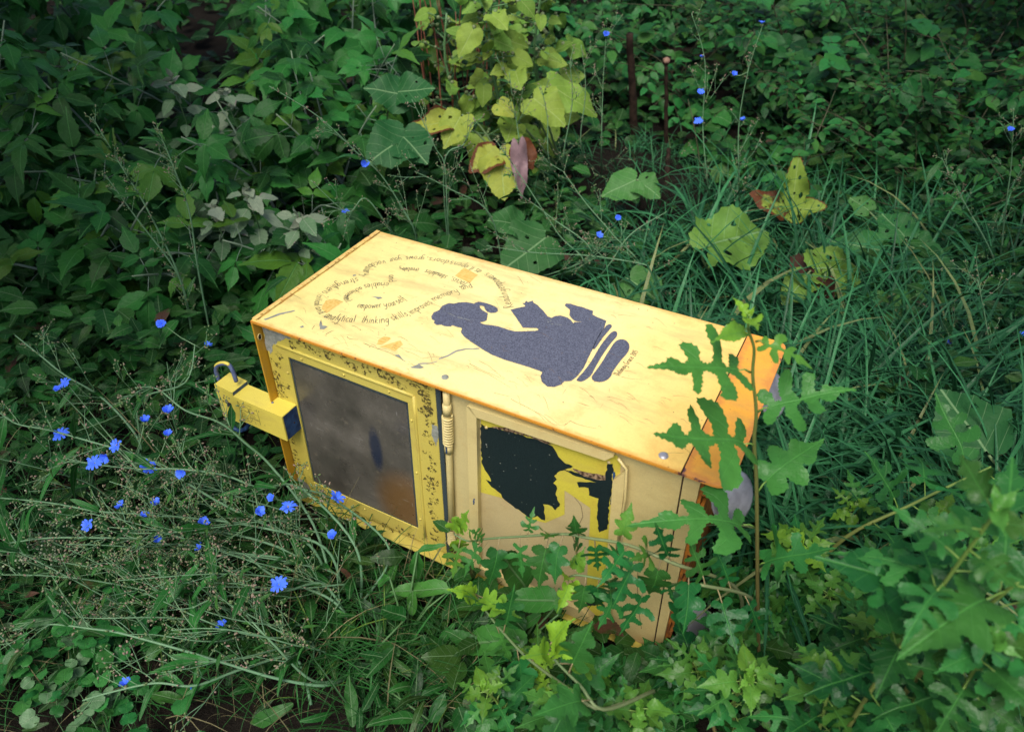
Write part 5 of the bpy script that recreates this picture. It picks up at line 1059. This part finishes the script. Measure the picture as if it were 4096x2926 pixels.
# ------------------------------------------------------------------ chicory
pet = []
for k in range(17):
    a = k * 2 * math.pi / 17; pet.append(a)
def flower_mesh(openness):
    g = G()
    for k in range(14):
        a = 2 * math.pi * k / 14 + R.normal(0, .1); h = np.array([math.cos(a), math.sin(a), 0]); s = np.array([-math.sin(a), math.cos(a), 0]); o = openness * R.uniform(.85, 1.15); L = R.uniform(.015, .021)
        V = []
        for t, wd in ((.05, .0008), (.4, .0022), (.85, .0027), (1, .0022)):
            c = h * math.sin(o * t ** .7) * L * t + Z * math.cos(o * t) * L * t * .95
            V += [c - s * wd, c + s * wd]
        F = [t_ for i in range(3) for t_ in ((2 * i, 2 * i + 1, 2 * i + 3), (2 * i, 2 * i + 3, 2 * i + 2))]; g.raw(V, F)
    o = g.build('flower', M['petal']); c = G(); c.ball([0, 0, -.002], .0042, (0, 0, 0), stretch=1.6); c.raw([[0, 0, 0]], np.zeros((0, 3), int)) ; q = c.build('calyx', M['bud'], o); return o
PROTO = [flower_mesh(op) for op in (1.0, .75, 1.25, .6)]
used = set()
def flower(root, P, d, sc=1.0):
    k = R.randint(len(PROTO)); src = PROTO[k]
    if k in used:
        o = src.copy(); C.objects.link(o)
        for ch in src.children: c = ch.copy(); C.objects.link(c); c.parent = o
    else: o = src; used.add(k)
    o.parent = root; o.location = Vector(np.asarray(P) - np.array(root.location)); o.rotation_euler = Vector(d).to_track_quat('Z', 'Y').to_euler(); o.scale = (sc, sc, sc)
def buds(gb, P, d, n_, dry=.5, s=1.0):
    for k in range(n_):
        o = unit(d * .5 + R.normal(0, .7, 3) + Z * .2); L = R.uniform(.004, .0095) * s; gb.ball(P + o * L * .9, .0018 * s * R.uniform(.8, 1.3), (R.rand(), (R.uniform(.5, 1) if R.rand() < dry else .1 * R.rand()), 0), o, L / .0042 / s)
def side(gs, gb, gl, P, d, L, dep=0, dry=.5, th=.0011):
    S = curve(P, d, L, [0, 0, .12], 6, .10); gs.tube(S, th, th * .6, 4, (R.rand(), .3 * R.rand(), 0))
    for k in range(max(1, int(L / .045))):
        p, t = along(S, (k + .6) / max(1, int(L / .045))); buds(gb, p, t, R.randint(1, 4), dry)
        if R.rand() < .5: gl.leaf(pick('lan'), p, unit(t + R.normal(0, .6, 3)), unit(Z + R.normal(0, .4, 3)), R.uniform(.012, .03), (R.uniform(.4, 1), .2 * R.rand(), 0), .9)
    buds(gb, S[-1], unit(S[-1] - S[-2]), R.randint(2, 5), dry)
    if dep < 1 and L > .07:
        for k in range(R.randint(1, 3)):
            p, t = along(S, R.uniform(.2, .8)); side(gs, gb, gl, p, unit(t + perp(t, R.uniform(0, 6.28)) * .7), L * R.uniform(.35, .6), dep + 1, dry, th * .8)
    return S
def chicory(label, base, stems, flowers, dry=.5, nside=9, r=.0036, group=None, leafy=.35, sl=(.05, .17)):
    """stems: world polylines starting anywhere on the plant; flowers: (world point, facing)"""
    base = np.array([base[0], base[1], gz(base[0], base[1])]); root = thing('chicory', label, 'chicory', base, group=group); gs, gb, gl = G(base), G(base), G(base); SS = []
    for st in stems:
        S = spline([base] + list(st), 6) if np.linalg.norm(st[0] - base) < .6 else spline(st, 6); SS.append(S); gs.tube(S, r, r * .42, 6, (R.rand(), 0, 0), (R.rand(), .15, 0))
        L = np.linalg.norm(np.diff(S, axis=0), axis=1).sum()
        for k in range(int(nside * L / .5)):
            t = R.uniform(.15, 1) ; p, d = along(S, t); o = unit(d * R.uniform(.6, 1.2) + perp(d, R.uniform(0, 6.28)) * .8 + Z * .15); side(gs, gb, gl, p, o, R.uniform(*sl) * (1.15 - .6 * t), 0, dry)
            if R.rand() < leafy: gl.leaf(pick('lan'), p, unit(o + R.normal(0, .4, 3)), unit(Z + R.normal(0, .4, 3)), R.uniform(.04, .10), (R.uniform(.3, 1), 0, 0), .8)
        for k in range(int(L / .05)): p, d = along(S, R.uniform(.2, 1)); buds(gb, p, d, R.randint(1, 4), dry)
    for P, f in flowers:
        best = min(((np.linalg.norm(p - P), i, j) for i, S in enumerate(SS) for j, p in enumerate(S)))
        p = SS[best[1]][best[2]]; e = P - unit(f) * .005; gs.tube([p, p * .55 + e * .45 - Z * .006, e], .0014, .0012, 4, (0, .3, 0)); flower(root, P, unit(f), R.uniform(.8, 1.1)); buds(gb, e, unit(f), 3, dry)
    gs.build('stem', M['stem_grey'], root); gb.build('buds', M['bud'], root)['kind'] = 'stuff'; gl.build('foliage', M['weed'], root); return root
def tr(pts, z0, z1, sag=.0):               # traced from the 1300-px sheet: stem points with heights running z0..z1
    n_ = len(pts); return [at(x / 1.802, (1300 + y) / 1.802, z0 + (z1 - z0) * i / (n_ - 1) + sag * math.sin(math.pi * i / (n_ - 1))) for i, (x, y) in enumerate(pts)]
def fl(vx, vy, z): P = at(vx, vy, z); return (P, unit(TOCAM(P) * R.uniform(.1, .5) + Z * .7 + R.normal(0, .35, 3)))
CB = lambda vx, vy: at(vx, vy)[:2]
chicory('chicory whose stem arches from the box foot up to the padlocked arm', CB(745, 1330), [tr([(1255, 800), (1090, 570), (980, 470), (880, 390), (740, 340), (630, 255), (540, 250)], .12, .42, .06)], [fl(606, 1105, .30), fl(641, 1128, .27), fl(372, 915, .40)])
chicory('chicory with the thickest pale stem running left below the arm and several blue flowers', CB(735, 1300), [tr([(1240, 880), (1045, 790), (900, 720), (780, 650), (640, 560), (520, 510), (380, 470), (200, 420), (70, 395), (0, 350)], .10, .36, .06)], [fl(263, 990, .36), fl(238, 1010, .34), fl(212, 1028, .33), fl(320, 938, .36), fl(372, 965, .33), fl(408, 1048, .30), fl(328, 1040, .30)])
chicory('chicory lying along the middle with three flowers near its far left end', CB(760, 1320), [tr([(1300, 890), (1000, 800), (640, 760), (400, 745), (200, 710), (0, 690)], .10, .24, .06)], [fl(346, 1122, .26), fl(198, 1165, .22), fl(325, 1150, .22), fl(345, 1193, .20), fl(275, 1125, .24)])
chicory('chicory stem passing in front of the door with one flower on the glass edge', CB(800, 1330), [tr([(1420, 880), (1200, 650), (1040, 650), (900, 600), (720, 575), (550, 575)], .12, .34, .05), tr([(1560, 900), (1340, 700), (1180, 650)], .10, .28, .03)], [fl(745, 1108, .24), fl(742, 1190, .17), fl(575, 1137, .26), fl(146, 850, .30), fl(130, 866, .30)])
chicory('chicory with two flowers low beneath the arm, stems tangled left', CB(720, 1330), [tr([(1200, 930), (900, 830), (640, 850), (420, 850), (200, 850), (40, 870)], .08, .20, .04), tr([(1180, 950), (940, 910), (760, 880), (540, 870)], .08, .16, .03)], [fl(450, 1165, .20), fl(453, 1215, .17)])
chicory('chicory with a single flower midway along the lower stems', CB(790, 1400), [tr([(1300, 1040), (1150, 1060), (1000, 1070), (850, 1095), (770, 1130)], .08, .20, .03), tr([(1330, 1100), (1090, 1000), (950, 910), (760, 1005), (640, 1090)], .06, .12, .04)], [fl(620, 1297, .18)])
chicory('longest low chicory stem running toward the bottom left with one flower', CB(770, 1500), [tr([(1290, 1440), (1100, 1410), (900, 1350), (700, 1290), (480, 1230), (380, 1215), (200, 1195), (50, 1220)], .05, .20, .05), tr([(1250, 1420), (1080, 1260), (960, 1130)], .05, .2, .03)], [fl(494, 1392, .12)])
chicory('chicory with two blue flowers near the bottom edge by the bare soil', CB(690, 1560), [tr([(1180, 1330), (980, 1370), (780, 1440), (620, 1430), (430, 1470), (330, 1500)], .05, .14, .04)], [fl(280, 1520, .12), fl(435, 1530, .10)])
chicory('budding chicory running above the others at far left with a lone dim flower', CB(300, 1050), [tr([(560, 470), (420, 300), (260, 200), (160, 120), (60, 40)], .10, .34, .05), tr([(560, 470), (560, 300), (740, 230), (780, 80)], .10, .4, .04)], [fl(137, 965, .25), fl(460, 770, .36), fl(362, 720, .40)], .35)
for i in range(24):
    x0, y0 = R.uniform(900, 1400), R.uniform(620, 1300); L = R.uniform(450, 1000); th = R.normal(.12, .16); z1 = R.uniform(.08, .3)
    pts = [(x0 - L * t * math.cos(th), y0 - L * t * math.sin(th) + 30 * math.sin(t * 4 + i)) for t in np.linspace(0, 1, 6)]
    chicory('flowerless chicory stem with dry pinkish buds in the tangle left of the box', at(x0 / 1.802, (1300 + y0 + 60) / 1.802)[:2], [tr(pts, .06, z1, .04)], [], .35, 10, .0022, 'flowerless chicory stems tangled left of the box', .5)
for i in range(9):
    x0, y0 = R.uniform(60, 800), R.uniform(520, 1400); P = at(x0 / 1.802, (1300 + y0) / 1.802); h = R.uniform(.15, .3); a = R.uniform(0, 6.28)
    chicory('flowerless chicory stem with dry pinkish buds in the tangle left of the box', P[:2], [[np.array([P[0] + math.cos(a) * .25 * t, P[1] + math.sin(a) * .25 * t, .03 + h * t ** .7]) for t in (.15, .4, .7, 1)]], [], .6, 12, .002, 'flowerless chicory stems tangled left of the box', .4)
# behind the box
def trb(pts, Y0, Y1): n_ = len(pts); return [up(x, y, Y0 + (Y1 - Y0) * i / (n_ - 1)) for i, (x, y) in enumerate(pts)]
def flu(vx, vy, Yd): P = up(vx, vy, Yd); return (P, unit(TOCAM(P) * .4 + Z * .8 + R.normal(0, .3, 3)))
OPEN = dict(nside=5, leafy=.15, dry=.6, r=.003, sl=(.06, .2))
chicory('tall bare chicory stem leaning left behind the box corner with two blue flowers', at(935, 600)[:2], [trb([(922, 519), (893, 461), (844, 386), (795, 341), (708, 260), (597, 191)], 2.35, 2.3), trb([(860, 500), (810, 440), (770, 470), (690, 400)], 2.3, 2.2)], [flu(812, 364, 2.33), flu(768, 473, 2.28)], **OPEN)
chicory('upright forked chicory stem in front of the withered burdock leaf', at(1000, 600)[:2], [trb([(993, 471), (987, 367), (968, 331), (942, 276), (914, 221)], 2.4, 2.38), trb([(985, 370), (1030, 320), (1045, 275)], 2.4, 2.4)], [], **OPEN)
chicory('thin chicory stems fanning over the back edge of the box from the left', at(1120, 620)[:2], [trb([(1090, 480), (1000, 420), (920, 380)], 2.35, 2.3), trb([(1290, 590), (1240, 520), (1162, 400), (1100, 310)], 2.3, 2.4), trb([(1310, 570), (1220, 480), (1150, 430)], 2.25, 2.3)], [], **OPEN)
chicory('chicory stems bending right over the back edge of the box with two small flowers', at(1300, 640)[:2], [trb([(1420, 600), (1360, 520), (1300, 450), (1250, 380)], 2.3, 2.45), trb([(1450, 600), (1330, 570), (1180, 560), (1080, 545)], 2.25, 2.25), trb([(1350, 590), (1400, 520), (1480, 470)], 2.3, 2.4)], [flu(1372, 485, 2.45), flu(1330, 523, 2.35)], **OPEN)
chicory('slender upright chicory with one flower left of the dark dead stalk', at(1335, 400)[:2], [trb([(1335, 330), (1338, 200), (1345, 85)], 3.1, 3.1), trb([(1290, 330), (1300, 200), (1290, 100)], 3.1, 3.1)], [flu(1345, 78, 3.1)], **OPEN)
chicory('dark flowerless upright chicory between the lime burdock leaves and the dead stalk', at(1260, 420)[:2], [trb([(1250, 350), (1270, 230), (1265, 140)], 3.0, 3.0), trb([(1170, 350), (1145, 260), (1130, 160)], 3.0, 3.0), trb([(1220, 360), (1215, 260), (1200, 190)], 3.0, 3.0)], [], **OPEN)
chicory('tall chicory with four flowers up its stem right of the knobbed stalk', at(1575, 470)[:2], [trb([(1570, 400), (1560, 280), (1565, 140), (1535, 30)], 2.85, 2.85)], [flu(1558, 130, 2.85), flu(1555, 207, 2.85), flu(1550, 270, 2.85)], **OPEN)
chicory('tall chicory with three spread flowers under the top edge, right of centre', at(1640, 470)[:2], [trb([(1640, 400), (1640, 280), (1660, 160), (1695, 50)], 2.85, 2.85)], [flu(1627, 167, 2.85), flu(1650, 270, 2.85), flu(1690, 55, 2.85)], **OPEN)
chicory('chicory at the upper right edge with one bright flower', at(2220, 620)[:2], [trb([(2230, 480), (2245, 360), (2250, 240)], 2.4, 2.4), trb([(2200, 560), (2130, 430), (2090, 350)], 2.3, 2.4)], [flu(2242, 290, 2.4)], nside=8, leafy=.3, dry=.4, r=.003, sl=(.05, .15))
chicory('chicory in the long grass at right with a small dark blue flower', at(2120, 860)[:2], [trb([(2125, 810), (2110, 750), (2090, 720)], 1.85, 1.9)], [flu(2106, 764, 1.88)], **OPEN)
chicory('chicory on the right edge above the big burdock leaf, flower cut by the frame', at(2215, 1000)[:2], [trb([(2200, 920), (2195, 760), (2170, 620)], 1.75, 1.8)], [flu(2268, 745, 1.8)], **OPEN)
SPK = dict(nside=22, leafy=.2, dry=.25, r=.0032, sl=(.02, .07))
chicory('budding green chicory spike pointing up left in the dark thicket, the longer of two', at(430, 760)[:2], [trb([(400, 620), (330, 470), (270, 370), (205, 260)], 2.0, 2.02), trb([(400, 620), (300, 480), (235, 390)], 2.0, 1.98)], [], **SPK)
chicory('budding green chicory spike right of the longer one, below the pale weed', at(470, 760)[:2], [trb([(440, 600), (420, 470), (385, 370), (352, 290)], 2.02, 2.05)], [], **SPK)

# ------------------------------------------------------------------ broad weed leaves and litter in front
def rosette(label, gx, leaves, m='weed', name='broad_leaved_dock', cat='dock', key='dock'):
    b0 = np.array([gx[0], gx[1], gz(gx[0], gx[1])]); root = thing(name, label, cat, b0)
    for (bx, by), (tx, ty), zb, zt2, tint, wide in leaves:
        v = lambda x, y: ((1500 + .632 * x) / 1.802, (1900 + .632 * y) / 1.802)
        b, t = at(*v(bx, by), zb), at(*v(tx, ty), zt2); l = G(b0); leaf_to(l, key, b, t, TOCAM(b) * .6 + Z * .7, tint, wide); l.tube([b0, (b0 + b) / 2 + Z * .02, b], .003, .002, 5, (.9, .1, 0)); l.build('leaf', M[m], root)
rosette('dock with broad long leaves lying against the lower lip of the box', at(1150, 1440)[:2], [((1170, 800), (830, 770), .17, .16, (1, .1, 0), 1.5), ((950, 720), (825, 490), .12, .26, (.7, .1, 0), 1.3), ((1160, 880), (1165, 740), .15, .2, (1, .2, 0), 1.0), ((960, 1050), (450, 1000), .12, .10, (.9, .15, 0), 1.1), ((1050, 880), (900, 960), .1, .08, (.9, .1, 0), 1.2)])
rosette('narrow-leaved weed with hanging leaves at the foot of the hinge', at(900, 1400)[:2], [((270, 480), (250, 700), .16, .08, (.8, .1, 0), 1.0), ((270, 480), (420, 425), .17, .2, (1, .1, 0), .8), ((560, 560), (680, 650), .12, .06, (.2, 0, 0), 1.0), ((240, 730), (230, 910), .12, .05, (.9, .2, 0), .9), ((90, 640), (0, 700), .14, .1, (.9, .1, 0), 1.1), ((480, 720), (80, 720), .10, .09, (1, .2, 0), .8)])
rosette('low weed with dark ragged leaves beside the reddish stem', at(800, 1500)[:2], [((160, 1130), (-30, 1100), .07, .06, (.5, .1, 0), 1.6), ((300, 1010), (380, 1150), .05, .03, (.2, 0, 0), 1.2), ((200, 900), (20, 830), .08, .06, (.3, 0, 0), 1.3), ((360, 1560), (440, 1380), .04, .08, (.4, 0, 0), 1.4)])
def stick(label, pts, z, r0, r1, m='twig', name='dry_stem', cat='dry stem'):
    P = [at(x, y, zz) for (x, y), zz in zip(pts, z)]; g = G(P[0]); g.tube(spline(P, 5), r0, r1, 6); tag(g.build(name, M[m]), label, cat)
stick('long reddish dry stem running from the left tangle to the bottom saplings', [(560, 1335), (832, 1412), (960, 1452), (1092, 1489), (1150, 1520)], [.10, .11, .10, .09, .05], .0032, .0042)
stick('thin mottled upright stick near the bottom edge left of the saplings', [(918, 1385), (930, 1480), (934, 1640)], [.16, .12, .02], .0018, .0026)
stick('pinkish thin dry stem crossing below the dock leaves', [(1010, 1560), (1060, 1500), (1130, 1450)], [.04, .07, .08], .0022, .0016)
stick('pale dry stem under the blue flower in the middle of the lower tangle', [(560, 1320), (640, 1350), (700, 1385)], [.09, .09, .07], .002, .0016)
stick('pale dry grass stem lying over the bare soil, bottom left', [(120, 1590), (180, 1550), (230, 1500)], [.02, .03, .04], .0016, .001)
# creeping ground ivy with mildew
def ivy(label, cx, cy, n_, sp, pale_):
    b = np.array([*at(cx, cy)[:2], 0]); b[2] = gz(b[0], b[1]); root = thing('ground_ivy', label, 'ground ivy', b); gl, gs = G(b), G(b)
    for i in range(n_):
        p = np.array([b[0] + R.normal(0, sp), b[1] + R.normal(0, sp * .8), 0]); p[2] = gz(p[0], p[1]); e = p + np.array([R.normal(0, .02), R.normal(0, .02), R.uniform(.03, .09)]); gs.tube([p, e], .001, .0008, 3); a = R.uniform(0, 6.28)
        gl.leaf(pick('round'), e, [math.cos(a), math.sin(a), .1], unit(Z + R.normal(0, .25, 3)), R.uniform(.018, .036), (R.uniform(.4, 1), .1 * R.rand(), 0), 1.1)
    gs.build('stem', M['stem_green'], root); gl.build('foliage', M[pale_], root)
ivy('ground ivy with scalloped leaves in the bottom left corner by the soil', 60, 1490, 60, .09, 'mulberry'); ivy('ground ivy spreading over the soil below the low chicory flower', 200, 1450, 60, .09, 'mulberry'); ivy('mildewed whitish ground ivy beside the soil, bottom left', 150, 1500, 16, .05, 'pale'); ivy('mildewed ground ivy at the bottom edge left of the blue flower', 215, 1590, 14, .03, 'pale'); ivy('ground ivy at the very bottom edge among bare soil', 300, 1600, 26, .07, 'mulberry')
# small white-budded weed at left
b = np.array([*at(130, 1290)[:2], 0]); root = thing('white_budded_weed', 'bushy weed with tiny whitish round buds left of the tangle', 'weed', b); gs, gb = G(b), G(b)
for i in range(26):
    S = curve(b + [0, 0, .02], [R.normal(0, .6), R.normal(0, .5), 1], R.uniform(.1, .2), [0, 0, .1], 6, .1); gs.tube(S, .001, .0006, 3)
    for k in range(7): gb.ball(along(S, R.uniform(.55, 1))[0] + R.normal(0, .008, 3), R.uniform(.002, .0035), (.5, .3, 0))
gs.build('stem', M['stem_green'], root); gb.build('buds', plain_mat('white_bud', (.2, .3, .12), (.42, .45, .32), 60), root)['kind'] = 'stuff'
# litter
M['red'] = plain_mat('faded_red_plastic', (.30, .02, .02), (.45, .05, .04), 40); M['foil'] = plain_mat('crumpled_wrapper', (.42, .40, .50), (.70, .68, .76), 60, .35, .5, .6)
def scrap(name, label, cat, c, w_, h_, m, curl=.03):
    g = G(c); k = 7; V = []
    for i in range(k):
        for j in range(k): V.append(np.asarray(c) + np.array([w_ * (i / (k - 1) - .5), h_ * (j / (k - 1) - .5) * .7, h_ * (j / (k - 1)) * .6 + R.normal(0, curl * .25)]))
    F = [t_ for i in range(k - 1) for j in range(k - 1) for t_ in ((i * k + j, (i + 1) * k + j, (i + 1) * k + j + 1), (i * k + j, (i + 1) * k + j + 1, i * k + j + 1))]; g.raw(V, F); o = g.build(name, M[m], None, False)
    s = o.modifiers.new('thickness', 'SOLIDIFY'); s.thickness = .0015; tag(o, label, cat)
scrap('red_plastic_scrap', 'faded red plastic scrap in the shade under the saplings', 'scrap', at(1690, 1455, .06), .10, .07, 'red')
scrap('crumpled_wrapper', 'crumpled pale lavender wrapper behind leaves at the end of the box', 'wrapper', at(1640, 1195, .22), .07, .06, 'foil', .05)
scrap('crumpled_wrapper', 'small grey wrapper low beside the box foot at right', 'wrapper', at(1725, 1015, .05), .08, .06, 'foil', .05)
for vx, vy, lab in ((1945, 1385, 'curled dead brown leaf on the ground among the lower right saplings'), (250, 1440, 'small reddish dead leaf near the ground ivy'), (1460, 370, 'brown dead leaf on the bare soil patch'), (1330, 445, 'reddish-brown dead leaf at the rim of the soil patch')):
    P = at(vx, vy, .04); g = G(P); g.leaf(T['bur'][3], P, [R.normal(), R.normal(), .2], unit(Z + R.normal(0, .4, 3)), .06 if vy > 1000 else .13, (.5, .5, 1.0), .8); tag(g.build('dead_leaf', M['burdock']), lab, 'dead leaf')
